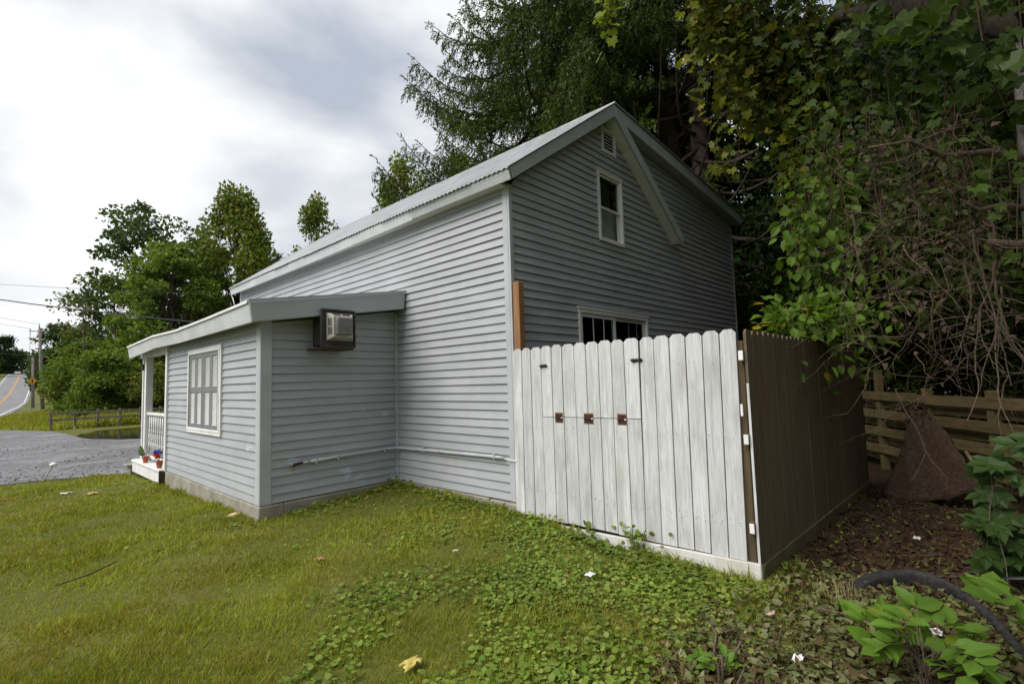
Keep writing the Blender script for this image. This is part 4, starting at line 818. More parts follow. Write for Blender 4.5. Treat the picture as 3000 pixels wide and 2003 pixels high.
curtain('grapevine', 'large-leaved grapevine hanging from the pale-barked tree', [(-.1, -3.35, 4.9, 4.2), (.3, -3.6, 4.7, 3.55), (.55, -3.85, 4.6, 3.35), (.8, -4.05, 4.5, 3.1), (1.0, -4.3, 4.4, 2.9)], 30, .135, 'leaf_vine_near', thick=.16, step=.085, seed=44, single=300)
curtain('grapevine', 'few broad vine leaves dangling against the pale trunk', [(.78, -4.02, 3.1, 2.5), (.95, -4.1, 3.0, 1.9), (1.1, -4.2, 2.6, 1.7)], 6, .12, 'leaf_vine_near', thick=.1, step=.12, seed=45, single=40)
curtain('vine_spray', 'bright lime vine spray dangling in front of the spruces', [(.02, -1.45, 5.5, 4.75), (.22, -1.33, 5.5, 4.7)], 5, .10, 'leaf_lime', thick=.07, step=.05, seed=46, single=120, var=.1, spread=.06)
curtain('hanging_branch', 'bright green branch with slender leaves hanging over the brown side fence', [(2.50, -2.30, 3.5, 2.75), (2.72, -2.45, 3.7, 2.45), (2.95, -2.65, 3.8, 2.35), (3.2, -2.95, 3.9, 2.25)], 28, .15, 'leaf_branch', tp='oval', thick=.16, step=.06, seed=47, single=250, spread=.13)
curtain('hanging_branch', 'darker leafy branch hanging between the side fence and pale trunk', [(3.0, -2.9, 4.6, 2.6), (3.2, -3.3, 4.6, 2.2), (3.2, -3.8, 4.6, 2.0)], 34, .11, 'leaf_under', tp='oval', thick=.3, step=.065, seed=48, spread=.13)
# shrub arching over the brown fence, with yellow leaves
def arching(name, label, stems, size, mat, seed, spread=.1, step=.05, yellow=.0, single=0, tp='oval', cat='shrub'):
    r = np.random.default_rng(seed); base = stems[0][0]; root = thing(name, label, cat, base); sb = MB(); C, A, N = [], [], []
    for st in stems:
        st = np.array(st, float); L = np.r_[0, np.cumsum(np.linalg.norm(np.diff(st, axis=0), axis=1))]; u = np.arange(0, L[-1], step); q = np.stack([np.interp(u, L, st[:, k]) for k in range(3)], -1)
        sb.tube(st, [.012 - .009 * i / (len(st) - 1) for i in range(len(st))], 5, False)
        q = q[int(len(q) * .45):]; m = len(q) * 3; q = np.repeat(q, 3, 0); d = r.normal(size=(m, 3)) * spread; C.append(q + d); A.append(nrm(d * 4 + [0, 0, -.3] + r.normal(size=(m, 3)) * .4)); N.append(nrm(r.normal(size=(m, 3)) * .5 + [-.35, -.2, .9]))
    sb.build('stems', M['twig_dark'], root); C = np.concatenate(C); A = np.concatenate(A); N = np.concatenate(N); S = size * r.uniform(.6, 1.25, len(C)); ky = r.random(len(C)) < yellow
    g = np.flatnonzero(~ky); leaf_objs('leaf', tp, C[g[:single]], A[g[:single]], N[g[:single]], S[g[:single]], M[mat], root)
    if ky.any(): leaf_objs('yellow_leaf', tp, C[ky][:40], A[ky][:40], N[ky][:40], S[ky][:40], M['leaf_yellow'], root)
    if len(g) > single: leaves('foliage', tp, C[g[single:]], A[g[single:]], N[g[single:]], S[g[single:]], M[mat], root, kind='stuff')
    return root
gz = lambda x, y: float(H(x, y))
rr5 = np.random.default_rng(3); stl = []
for i in range(13):
    e = V3((1.55 + .95 * rr5.random(), -2.3 - .75 * rr5.random(), 1.45 + .45 * rr5.random())); e[1] = -2.28 - (e[0] - 1.5) * .8 + rr5.normal() * .12
    b = V3((2.7 + rr5.normal() * .12, -2.1 + rr5.normal() * .1, gz(2.7, -2.1) - .03)); stl.append([b, b + V3((-.02, -.02, 1.5)), b + V3((-.15, -.2, 2.15)), e + V3((.2, .12, .22)), e])
arching('leafy_shrub', 'leafy shrub with yellowing leaves arching over the brown side fence', stl, .125, 'leaf_branch', 51, yellow=.07, single=280, spread=.12)
# five-leaved creeper at the foot of the pale tree
def palmate(name, label, spots, size, mat, seed, cat='vine'):
    r = np.random.default_rng(seed); root = thing(name, label, cat, (spots[0][0], spots[0][1], gz(spots[0][0], spots[0][1]))); C, A, N = [], [], []; st = MB()
    for x, y, z in spots:
        c = V3((x, y, z)); n = nrm(V3((-.75, -.05, .6)) + r.normal(size=3) * .3); dn = nrm(V3((0, 0, -1)) + r.normal(size=3) * .5); dn = nrm(dn - n * (dn @ n)); sd = np.cross(n, dn)
        for a in (-1.9, -.95, 0, .95, 1.9): C.append(c); A.append(dn * math.cos(a * .75) + sd * math.sin(a * .75)); N.append(n + r.normal(size=3) * .12)
        g = V3((x + .12 + r.normal() * .08, y + r.normal() * .08, max(gz(x, y), z - .5))); st.tube([g, (g + c) / 2 + r.normal(size=3) * .03, c], .003, 4, False)
    st.build('stems', M['twig'], root); leaf_objs('leaf', 'oval', C, A, N, size * r.uniform(.75, 1.2, len(C)), M[mat], root); return root
r6 = np.random.default_rng(8); sp = [(.86 + r6.random() * .5, -3.72 - r6.random() * .48, -.2 + 1.0 * r6.random()) for _ in range(52)]
palmate('creeper', 'dark five-leaved creeper clambering at the foot of the pale tree', [(x, y, z * (1.0 if y < -3.65 else .75)) for x, y, z in sp], .135, 'leaf_creeper', 61)
# compound-leaved saplings
def sapling(name, label, base, Ht, nst, lsize, mat, seed, yl=.08, spreadr=.22):
    r = np.random.default_rng(seed); b = V3((base[0], base[1], gz(*base))); root = thing(name, label, 'sapling', tuple(b)); st = MB(); C, A, N = [], [], []
    for i in range(nst):
        a = i * 2.4 + r.normal() * .3; h = Ht * r.uniform(.55, 1.0); d = V3((math.cos(a), math.sin(a), 0)); p0 = b + V3((r.normal() * .015, r.normal() * .015, h * .35)); p1 = b + d * spreadr * r.uniform(.3, 1) + V3((0, 0, h * r.uniform(.55, 1.0))); p2 = p1 + d * spreadr * .7 + V3((0, 0, -.02))
        st.tube([b + V3((r.normal() * .02, r.normal() * .02, -.03)), p0, p1, p2], [.0035, .003, .0025, .0012], 5, False); sd = V3((-d[1], d[0], 0))
        for u, s in ((.15, 1), (.2, -1), (.5, 1), (.55, -1), (.82, 1), (.85, -1), (1.0, 0)):
            q = p1 + (p2 - p1) * u * 1.2; C.append(q); A.append(nrm(d * (.55 if s else 1) + sd * s * .9 + V3((0, 0, .35 + r.normal() * .4)))); N.append(nrm(V3((-.35, 0, 1)) + r.normal(size=3) * .45 - d * .2))
    st.build('stems', M['twig'], root); C, A, N = map(np.array, (C, A, N)); k = r.random(len(C)) < yl; S = lsize * r.uniform(.7, 1.2, len(C))
    leaf_objs('leaf', 'oval', C[~k], A[~k], N[~k], S[~k], M[mat], root)
    if k.any(): leaf_objs('yellow_leaf', 'oval', C[k], A[k], N[k], S[k] * .8, M['leaf_lime'], root)
    return root
sapling('ash_sapling', 'bright green sapling with paired leaflets growing in the cut clippings', (-.90, -3.50), .46, 16, .125, 'leaf_sap', 71, .08, .15)
sapling('ash_sapling', 'taller sapling with broad leaves beside the black rubber strip', (-.58, -3.96), .66, 6, .15, 'leaf_sap', 72, 0, .2)
sapling('ash_sapling', 'tiny sapling sprouting by the cut stems in the clover', (-1.36, -2.68), .16, 5, .07, 'leaf_sap', 73, .1, .07)

# dead vine tangle in front of the pale tree
dv_ = thing('dead_vine', 'tangle of bare brown dead vine stems hanging from the pale tree', 'vine', (1.7, -3.6, 3.6)); tw = MB(); r7 = np.random.default_rng(77)
def walk(p, d, L, r0, curl=.25, grav=.04, n=None, fork=.5, depth=0):
    n = n or max(4, int(L / .09)); pts = [p]; d = nrm(d)
    for i in range(n):
        d = nrm(d + r7.normal(size=3) * curl * .5 + V3((0, 0, -grav))); p = p + d * L / n; pts.append(p)
        if depth < 2 and r7.random() < fork / n * 3: walk(p, d + r7.normal(size=3) * .8, L * r7.uniform(.25, .5), r0 * .55, curl, grav * .5, None, fork, depth + 1)
    tw.tube(pts, [r0 * (1 - .7 * i / n) for i in range(n + 1)], 5 if r0 > .006 else 4, False); return pts
stemsP = []
for a, L, r0 in (((1.80, -3.95, 2.4), 1.9, .017), ((1.70, -3.86, 2.5), 1.7, .013), ((1.95, -3.98, 2.7), 2.4, .015), ((1.62, -3.78, 2.2), 1.2, .013), ((1.88, -4.0, 2.0), 1.6, .011)):
    stemsP += walk(V3(a), V3((r7.normal() * .08, r7.normal() * .08, -1)), L * .8, r0 * .8, .26, .10, None, .8)
for i in range(260):
    u = r7.random(); p = V3((1.05 + 1.0 * u + r7.normal() * .15, -3.1 - .95 * u + r7.normal() * .15, r7.uniform(1.5, 3.7) - .5 * (1 - u) * r7.random()))
    d = V3((r7.normal() * .7, r7.normal() * .7, r7.normal() * .6 - .25)); walk(p, d, r7.uniform(.2, .95), r7.uniform(.0014, .0042), .5, .07, None, .5)
tw.build('stems', M['twig'], dv_)
n = 420; P = np.array([(1.1 + 1.0 * u, -3.15 - .95 * u, z) for u, z in zip(r7.random(n), r7.uniform(1.6, 3.4, n))]) + r7.normal(size=(n, 3)) * .13
leaves('withered_leaves', 'scrap', P, r7.normal(size=(n, 3)) + [0, 0, -1], r7.normal(size=(n, 3)), r7.uniform(.03, .07, n), simple('withered_leaf', (.085, .055, .035), .9, .3, 20), dv_, kind='stuff')

# brown matted sheet leaning on the board fence
bs = MB(); nu, nv_ = 22, 20; rows = []
for j in range(nv_ + 1):
    v = j / nv_; row = []
    for i in range(nu + 1):
        u = i / nu; wv = (1 - v) ** .8; bl = V3((4.02, -2.74, -.30)); bm_ = V3((3.66, -3.2, -.40)); br = V3((3.58, -3.72, -.02)); ap = V3((4.25, -3.17, .88))
        bt_ = bl * (1 - u) ** 2 + 2 * bm_ * u * (1 - u) + br * u * u; top = ap + V3((0, 0, -.06 * abs(u - .45))) + (br - bl) * (u - .5) * .09
        p = bt_ * (1 - v) + top * v; p = p + V3((-.75, -.45, 0)) * (.10 * math.sin(math.pi * v) + .045 * math.sin(7 * u + 3 * v) * (1 - v) + .02 * math.sin(19 * u + 11 * v)) + V3(rng.normal(size=3)) * .008
        row.append(p)
    rows.append(row)
vs = [p for r_ in rows for p in r_]; N1 = nu + 1; fs = [(j * N1 + i, j * N1 + i + 1, (j + 1) * N1 + i + 1, (j + 1) * N1 + i) for j in range(nv_) for i in range(nu)]
def fuzz():
    t = NT('brown_matted_fibre'); g = t.pos(); f = t.noise(t.mapv(g, (8, 8, 18)), 3.0, 8, .75); col = t.ramp(f, [(.3, (.035, .022, .015)), (.5, (.10, .066, .045)), (.72, (.18, .13, .10))])
    return t.end(col, .95, t.bump(t.noise(g, 60, 6, .8), 1.0, .03), 0, .1)
so_ = bs.add(vs, fs).build('matted_sheet', fuzz(), smooth=True, origin=(3.8, -3.2, -.35), label='brown matted fibre sheet slumped against the low board fence', category='sheet')
sd_ = so_.modifiers.new('thick', 'SOLIDIFY'); sd_.thickness = .04
MB().tube([(3.75, -3.62, .35), (3.66, -3.74, .1), (3.6, -3.86, -.33)], .018, 8).build('stick', M['boardwood'], smooth=True, origin=(3.6, -3.86, -.33), label='yellowish stick propped against the brown matted sheet', category='stick')
# black rubber strip
bp = np.array([(.10, -2.98), (.27, -3.04), (.49, -3.12), (.68, -3.24), (.76, -3.38), (.68, -3.52), (.46, -3.66), (.2, -3.76), (-.05, -3.82), (-.29, -3.88), (-.62, -4.0), (-.95, -4.2)]); bh = [.015, .07, .11, .12, .12, .11, .09, .08, .075, .07, .07, .06]
rb = MB(); tg = np.gradient(bp, axis=0); tg /= np.hypot(*tg.T)[:, None]; nn = np.stack([-tg[:, 1], tg[:, 0]], -1); pr = []
for i, (p, h_) in enumerate(zip(bp, bh)):
    z = gz(*p) - .02; o2 = nn[i] * (1.25 if i < 5 else .62); k = [(0.0, 0), (.055, h_ * .8), (.040, h_ * 1.1), (-.014, h_ * 1.08), (-.028, h_ * .8), (-.015, 0)]
    pr.append([(p[0] + o2[0] * a, p[1] + o2[1] * a, z + b) for a, b in k])
vs = [q for r_ in pr for q in r_]; fs = [(i * 6 + j, i * 6 + (j + 1) % 6, (i + 1) * 6 + (j + 1) % 6, (i + 1) * 6 + j) for i in range(len(pr) - 1) for j in range(6)] + [(5, 4, 3, 2, 1, 0), tuple(range((len(pr) - 1) * 6, len(pr) * 6))]
rubber = simple('old_black_rubber', (.024, .023, .022), .85, .5, 25, bump=.9)
strip_o = rb.add(vs, fs).build('rubber_strip', rubber, smooth=True, origin=(.4, -3.4, -.3), label='curved black rubber strip half buried in the cut clippings', category='rubber strip')
sb_ = strip_o.modifiers.new('sub', 'SUBSURF'); sb_.levels = 1; sb_.render_levels = 2

# ------------------------------------------------------------------ far trees on the left and behind the roof
pop = lambda u: (.55 + .45 * math.sin(u * 2.6 + .3)) * (1 - u ** 3 * .75)
tree('locust_tree', 'dark airy locust tree with layered crown beyond the parking lot', (6.94, 48.8), 17.4, 5.4, .28, 75, 12000, 1.25, .34, 'leaf_locust', trunk_r=.28, seed=101, flat=.45, droop=.5, prof=lambda u: .55 + .5 * math.sin(u * 2.9))
tree('maple_tree', 'rounded bright green tree in front of the dark locust', (5.84, 40.2), 12.4, 3.7, .12, 95, 12000, 1.0, .30, 'leaf_green', trunk_r=.2, seed=102, flat=.6)
tree('poplar_tree', 'tall full poplar with several pointed tops', (10.5, 40.6), 17.6, 4.3, .12, 120, 14000, .72, .32, 'leaf_poplar', trunk_r=.26, seed=103, flat=2.0, prof=pop)
tree('poplar_tree', 'slim sparse poplar top rising just above the eave', (17.6, 41.6), 19.0, 2.9, .35, 42, 4200, .6, .32, 'leaf_poplar', trunk_r=.2, seed=104, flat=2.1, prof=pop)
tree('poplar_tree', 'poplar crown showing over the upper roof slope', (21.5, 32.8), 21.4, 3.6, .4, 60, 6500, .6, .32, 'leaf_poplar', trunk_r=.24, seed=105, flat=2.1, prof=pop)
tree('poplar_tree', 'small poplar tip peeking over the roof by the spruce limbs', (24.8, 29.1), 21.6, 1.7, .45, 26, 2500, .8, .32, 'leaf_poplar', trunk_r=.2, seed=106, flat=1.3, prof=pop)
tree('dying_tree', 'half bare tree with thin foliage beside the locust', (3.28, 46.1), 10.8, 3.4, .45, 60, 2600, .9, .24, 'leaf_shrub', 'twig', trunk_r=.16, seed=107, flat=.5)
sn = thing('dead_snag', 'bare grey dead snag among the roadside shrubs', 'tree', (.9, 41.5, float(H(.9, 41.5)))); s_ = MB(); q0 = V3(WLOC[sn.name]); s_.tube([q0, q0 + V3((.1, 0, 4)), q0 + V3((-.1, .1, 8.3))], [.10, .07, .02], 6)
for i in range(14):
    z = random.uniform(3.5, 8); a = random.uniform(0, 6.28); p = q0 + V3((0, 0, z)); e2 = p + V3((math.cos(a), math.sin(a), random.uniform(-.2, .7))) * random.uniform(.6, 1.6); s_.tube([p, (p + e2) / 2 + V3((0, 0, .1)), e2], [.03, .02, .008], 4, False)
s_.build('stems', M['twig'], sn)
tree('roadside_tree', 'dark round tree standing behind the utility pole', (5.8, 116.8), 13.6, 3.6, .15, 60, 3500, 1.3, .6, 'leaf_locust', trunk_r=.25, seed=108)
tree('roadside_tree', 'smaller dark tree behind the yellowish roadside shrubs', (9.4, 112.9), 13.2, 3.4, .15, 60, 3500, 1.3, .6, 'leaf_locust', trunk_r=.25, seed=109)
tree('roadside_tree', 'dark dense tree on the far side of the road', (2.5, 296), 15.5, 5.6, .05, 80, 5000, 1.7, .75, 'leaf_dark', trunk_r=.3, seed=110)
tree('roadside_tree', 'lower dark tree beside the far bend of the road', (-3.5, 262), 10.5, 5.0, .03, 70, 4200, 1.5, .7, 'leaf_locust', trunk_r=.3, seed=111)
hl = tree('hilltop_tree', 'distant tree on the hill crest above the road', (22, 330), 12, 9, .05, 80, 4000, 2.4, 1.1, 'leaf_locust', trunk_r=.4, seed=112, group='distant hilltop trees')
for i, x in enumerate((-60, -45, -30, -16, -2, 9, 33, 46, 60, 75, 92, 110)): copy_tree(hl, (x + random.uniform(-3, 3), 318 + random.uniform(-12, 30)), i * 1.3, random.uniform(.75, 1.15))
# roadside shrubs
sh1 = tree('roadside_shrub', 'bushy green roadside shrub beyond the pond', (3.2, 39.8), 4.4, 2.3, .04, 60, 6500, .75, .24, 'leaf_shrub', trunk_r=.07, seed=121, cat='shrub', group='roadside shrubs beyond the pond')
sh2 = tree('roadside_shrub', 'taller brighter green roadside shrub beyond the pond', (1.6, 44.0), 5.4, 2.2, .04, 60, 6000, .8, .24, 'leaf_green', trunk_r=.07, seed=122, cat='shrub', group='roadside shrubs beyond the pond')
for i, (x, y, s) in enumerate([(2.0, 52, .9), (1.6, 37.6, .8), (5.4, 36.6, 1.1), (7.4, 35, 1.05), (2.2, 46, 1.2), (5.2, 44, 1.35), (3.4, 56, 1.15), (5.6, 62, 1.2), (4.0, 70, .95), (9.6, 36, 1.3), (4.4, 34.6, .7), (7.8, 31.6, .9), (10.2, 31, 1.1), (12.5, 33, 1.2), (2.9, 62, .8), (6, 74, 1.2), (12, 26, 1.1), (10.8, 22, .9)]):
    copy_tree((sh1, sh2)[i % 2], (x, y), i * 1.9, s)

# ------------------------------------------------------------------ utility pole, sign, wires, car
pz_ = float(H(1.5, 78.5)); pole = thing('utility_pole', 'leaning grey wooden utility pole by the road', 'utility pole', (1.5, 78.5, pz_))
polem = simple('grey_pole_wood', (.20, .18, .155), .9, .25, 4)
MB().tube([(1.52, 78.5, pz_ - .3), (1.2, 78.4, 4.5), (.92, 78.3, 9.35)], [.2, .17, .13], 10).build('shaft', polem, pole, smooth=True)
MB().tube([(.92, 78.3, 9.33), (.90, 78.3, 9.85)], .045, 6).build('pole_pin', polem, pole); MB().beam((.05, 78.3, 8.95), (1.75, 78.3, 9.0), .09, .09).build('crossarm', polem, pole)
for x in (.1, 1.7): MB().lathe([(.05, 0), (.09, .06), (.05, .12), (.08, .18), (.03, .26)], (x, 78.3, 9.03), 8).build('insulator', M['white'], pole, smooth=True)
MB().tube([(.1, 78.3, 8.9), (.25, 78.3, 3.2)], .018, 4).build('guy_wire', M['black'], pole); MB().tube([(1.7, 78.3, 8.9), (1.65, 78.3, 5.0)], .018, 4).build('guy_wire', M['black'], pole)
p2 = thing('utility_pole', 'shorter pole standing close behind the utility pole', 'utility pole', (1.35, 90, float(H(1.35, 90)))); MB().tube([(1.35, 90, -.6), (1.1, 90, 6.4)], [.17, .13], 8).build('shaft', polem, p2, smooth=True); MB().box((1.0, 89.9, 5.6), (1.25, 90.1, 6.2)).build('service_box', polem, p2)
sg = thing('road_sign', 'small yellow diamond road warning sign by the utility pole', 'sign', (.35, 76, float(H(.35, 76))))
MB().tube([(.35, 76, -.5), (.35, 76, 3.5)], .03, 6).build('sign_post', M['acmetal'], sg)
dm = MB(); dm.prism([(.35, 75.95, 2.55), (.80, 75.95, 3.0), (.35, 75.95, 3.45), (-.10, 75.95, 3.0)], (0, .01, 0)); dm.build('sign_plate', simple('sign_yellow', (.62, .33, .02), .5), sg)
MB().box((.30, 75.94, 2.8), (.40, 75.949, 3.2)).build('sign_symbol', M['black'], sg)
def wire(label, pts, r_=.018, sag=0.0):
    a, b = V3(pts[0]), V3(pts[-1]); q = [V3(p) for p in pts] if len(pts) > 2 else [a + (b - a) * t + V3((0, 0, -4 * sag * t * (1 - t))) for t in np.linspace(0, 1, 13)]
    o = MB().tube(q, r_, 5).build('power_line', M['black'], origin=tuple(q[len(q) // 2]), label=label, category='wire'); return o
wire('upper thin service wire crossing in front of the locust tree', [(-30, 62, 12.0), (13.0, 13.0, 5.15)], .009, .9)
wire('thick lower service cable running towards the house front', [(-22, 45, 12.8), (.6, 8.7, 2.75)], .016, 1.15)
for x, z, sy, lb_ in ((.1, 9.25, .5, 'left line on the pole crossarm'), (.9, 9.85, .7, 'top line on the pole pin'), (1.2, 6.0, .6, 'low cable strung from the pole shaft')):
    wire(lb_ + ' heading over the parking lot', [(x, 78.3, z), (-24, 30, z + .9)], .016, sy); wire(lb_ + ' heading away along the road', [(x, 78.3, z), (5.5, 170, z + 5)], .016, 1.0)
cz_ = float(H(9.0, 289)); car = thing('car', 'white car far off on the road crest', 'car', (7.6, 285, float(H(7.6, 285)))); cx_, cy_, cz_ = WLOC[car.name]; cz_ += .05
MB().prism([(cx_ - .9, cy_ - 2.1, cz_ + .3), (cx_ - .9, cy_ - 2.1, cz_ + .85), (cx_ - .9, cy_ - 1.2, cz_ + .95), (cx_ - .9, cy_ + 2.1, cz_ + .95), (cx_ - .9, cy_ + 2.1, cz_ + .3)], (1.8, 0, 0)).build('body', M['white'], car, bevel=.08)
MB().prism([(cx_ - .78, cy_ - 1.2, cz_ + .951), (cx_ - .78, cy_ - .5, cz_ + 1.5), (cx_ - .78, cy_ + 1.3, cz_ + 1.5), (cx_ - .78, cy_ + 1.9, cz_ + .951)], (1.56, 0, 0)).build('cabin', M['black'], car, bevel=.05)
for sx in (-1, 1):
    for sy in (-1.35, 1.35):
        wh = MB().tube([(cx_ + sx * .72, cy_ + sy, cz_ + .32), (cx_ + sx * .93, cy_ + sy, cz_ + .32)], .32, 12).build('wheel', M['black'], car)
    MB().box((cx_ + sx * .8 - .12, cy_ - 2.13, cz_ + .62), (cx_ + sx * .8 + .05, cy_ - 2.101, cz_ + .78)).build('headlight', M['acpale'], car)

# ------------------------------------------------------------------ by the pond, and on the porch
gb = thing('utility_box', 'dark green metal box standing at the far pond edge', 'utility box', (4.3, 27.9, float(H(4.3, 27.9)))); gm = simple('dark_green_paint', (.015, .055, .03), .45)
MB().box((3.8, 27.5, -.5), (5.4, 28.5, .62)).build('body', gm, gb, bevel=.02); MB().box((3.72, 27.42, .621), (5.48, 28.58, .68)).build('lid', gm, gb, bevel=.015)
for x in (4.1, 4.6, 5.1): MB().box((x - .03, 27.46, -.4), (x + .03, 27.499, .6)).build('rib', gm, gb)
rf = thing('rail_fence', 'low weathered grey rail fence along the far pond edge', 'fence', (1.2, 28.6, float(H(1.2, 28.6)))); rfm = simple('bleached_fence_wood', (.20, .18, .14), .9, .25, 6)
for x in np.arange(-1.6, 3.7, .87): MB().box((x - .05, 28.55, -.6), (x + .05, 28.65, .55)).build('post', rfm, rf)
for z in (.08, .38): MB().box((-1.7, 28.50, z), (3.6, 28.549, z + .1)).build('rail', rfm, rf)
bsh = MB(); nu, nv_ = 26, 8; P = []
for j in range(nv_ + 1):
    for i in range(nu + 1):
        u = i / nu; v = j / nv_; a = u * 2 * math.pi; rx, ry = .42 * (1 - .1 * v), .62 * (1 - .08 * v); w = 1 + .05 * math.sin(7 * a + v * 5) + .03 * math.sin(17 * a)
        P.append((-.98 + rx * math.copysign(abs(math.cos(a)) ** .5, math.cos(a)) * w, 7.35 + ry * math.copysign(abs(math.sin(a)) ** .5, math.sin(a)) * w, .019 + v * (1.09 + .03 * math.sin(3 * a))))
P.append((-.98, 7.35, 1.10)); N1 = nu + 1; F = [(j * N1 + i, j * N1 + i + 1, (j + 1) * N1 + i + 1, (j + 1) * N1 + i) for j in range(nv_) for i in range(nu)] + [(nv_ * N1 + i, nv_ * N1 + i + 1, len(P) - 1) for i in range(nu)]
t_ = NT('black_plastic_sheet'); g_ = t_.pos(); bpl = t_.end((.012, .012, .014), .22, t_.bump(t_.noise(t_.mapv(g_, (2, 2, 9)), 2.5, 5), 1.0, .08), 0, .6)
bsh.add(P, F).build('covered_bundle', bpl, smooth=True, origin=(-.98, 7.35, .019), label='bundle under wrinkled black plastic on the porch', category='bundle')
def pot(label, x, y, kind):
    t = thing('flower_pot', label, 'flower pot', (x, y, .018)); pm2 = simple('terracotta_' + kind, (.42, .10, .045), .7)
    MB().lathe([(.035, 0), (.048, .095), (.055, .096), (.055, .12), (.045, .12), (.04, .1)], (x, y, .0185), 14).build('pot', pm2, t, smooth=False)
    r = np.random.default_rng(5); b = V3((x, y, .13)); stm = MB()
    if kind == 'plant':
        C = [b + V3((-.02, .03, .02))] * 4; A = [V3((-.2, .55, .75)), V3((.1, .5, .2)), V3((-.4, -.2, .2)), V3((.2, -.4, .5))]; leaf_objs('leaf', 'oval', C, A, [V3((-.9, -.35, .3))] * 4, np.array([.24, .13, .12, .1]), leafmat('pot_leaf', [(.03, .06, .03), (.06, .10, .03)], .4, .2), t)
        MB().tube([b + V3((0, -.01, -.02)), b + V3((0, -.02, .12))], .008, 5).build('flower', M['white'], t)
    else:
        for q in range(6): e = b + V3((r.normal() * .04, r.normal() * .05, .06 + .1 * r.random())); stm.tube([b + V3((0, 0, -.03)), e], .003, 4, False)
        stm.build('stems', M['leaf_dark'], t)
        for nm, cc, ce in (('blue_flower', (.05, .09, .42), (-.03, .05, .15)), ('blue_flower', (.05, .09, .42), (-.02, -.05, .16)), ('red_flower', (.55, .06, .02), (-.04, .01, .10)), ('red_flower', (.55, .06, .02), (-.03, -.05, .09))):
            k = 14; d = nrm(r.normal(size=(k, 3)) + V3((-.6, 0, .5))); leaves(nm, 'oval', np.tile(b + V3(ce), (k, 1)), d, r.normal(size=(k, 3)), .065, leafmat(nm + '_petal', [cc, tuple(min(1, a * 1.6) for a in cc)], .6, .2, (1, 1, 1)), t)
    return t
pot('small terracotta pot with a striped green leaf on the porch deck', -1.905, 7.62, 'plant'); pot('small terracotta pot with blue and red flowers on the porch deck', -1.905, 6.60, 'flowers')
lampb = thing('porch_lantern', 'small black lantern on the white porch post', 'lantern', (-1.90, 7.99, 1.80)); MB().box((-1.925, 7.981, 1.74), (-1.875, 8.06, 1.84)).build('body', M['black'], lampb, bevel=.01); MB().box((-1.94, 7.981, 1.841), (-1.86, 8.08, 1.86)).build('cap', M['black'], lampb)
gl = thing('garden_light', 'leaning white solar garden light at the lawn edge', 'garden light', (-3.21, 9.15, float(H(-3.21, 9.15)))); zz = WLOC[gl.name][2]
MB().tube([(-3.23, 9.17, zz - .1), (-3.06, 9.08, zz + .27)], .012, 6).build('stake', M['acpale'], gl); MB().lathe([(.045, 0), (.06, .02), (.06, .05), (.02, .07)], (-3.05, 9.075, zz + .265), 12).build('lamp_head', M['white'], gl, smooth=True)

# ------------------------------------------------------------------ grass, clover, litter
r9 = np.random.default_rng(99)
def scatter(n, d0, d1, b0, b1, pw=1.0):
    u = r9.random(n); d = d0 * (d1 / d0) ** u; b = np.radians(r9.uniform(b0, b1, n)); return CAM.x + d * np.sin(b), CAM.y + d * np.cos(b), d
def vnoise(x, y, s, seed=0):
    x = x * s + seed * 7.3; y = y * s + seed * 3.1; return (np.sin(x + 1.7 * np.sin(y * .9 + seed)) + np.sin(y * 1.13 + 1.3 * np.sin(x * .77 + 2)) + .6 * np.sin(2.3 * x + y * 1.9 + seed) + .5 * np.sin(3.7 * y - 2.9 * x)) / 3.1
def blocked(x, y):
    a = (x > -.09) & (y > -2.53) & (x < 7.3) & (y < 8.6); a |= (x > -1.9) & (y > 2.21) & (y < 8.6) & (x < 0)
    edge = np.interp(x, [-45, -12, -6, -3.75, -3.2, -2.6, -1.9, 2, 14], [11.2, 10.3, 9.85, 9.4, 9.2, 9.0, 8.8, 8.9, 9.6])
    return a | (y > edge + .10 * vnoise(x, y, 5) + .12 * vnoise(x, y, 1.7))
dirt = lambda x, y: np.clip((.55 * x - y + .55 * vnoise(x, y, 1.1) - 2.35) / .6, 0, 1) * np.clip((x + 1.35) / .6, 0, 1)
clov = lambda x, y: np.clip(.40 + .20 * x / 2 + .10 * (-y) + .45 * vnoise(x, y, 1.3, 3) + .40 * vnoise(x, y, 3.9, 5), 0, 1)
stump = lambda x, y: np.exp(-(((x + 1.35) / .45) ** 2 + ((y + 2.75) / .38) ** 2))
near_zone = lambda x, y: np.clip(1 - np.hypot((x + .8) / 1.75, (y + 3.3) / 1.0), 0, 1) ** .5
GM = leafmat('lawn_grass', [(.17, .225, .020), (.22, .275, .026), (.26, .295, .034), (.33, .31, .06), (.17, .215, .024), (.25, .21, .06)], .5, .3, noise_scale=.9, patch=(.245, .215, .05))
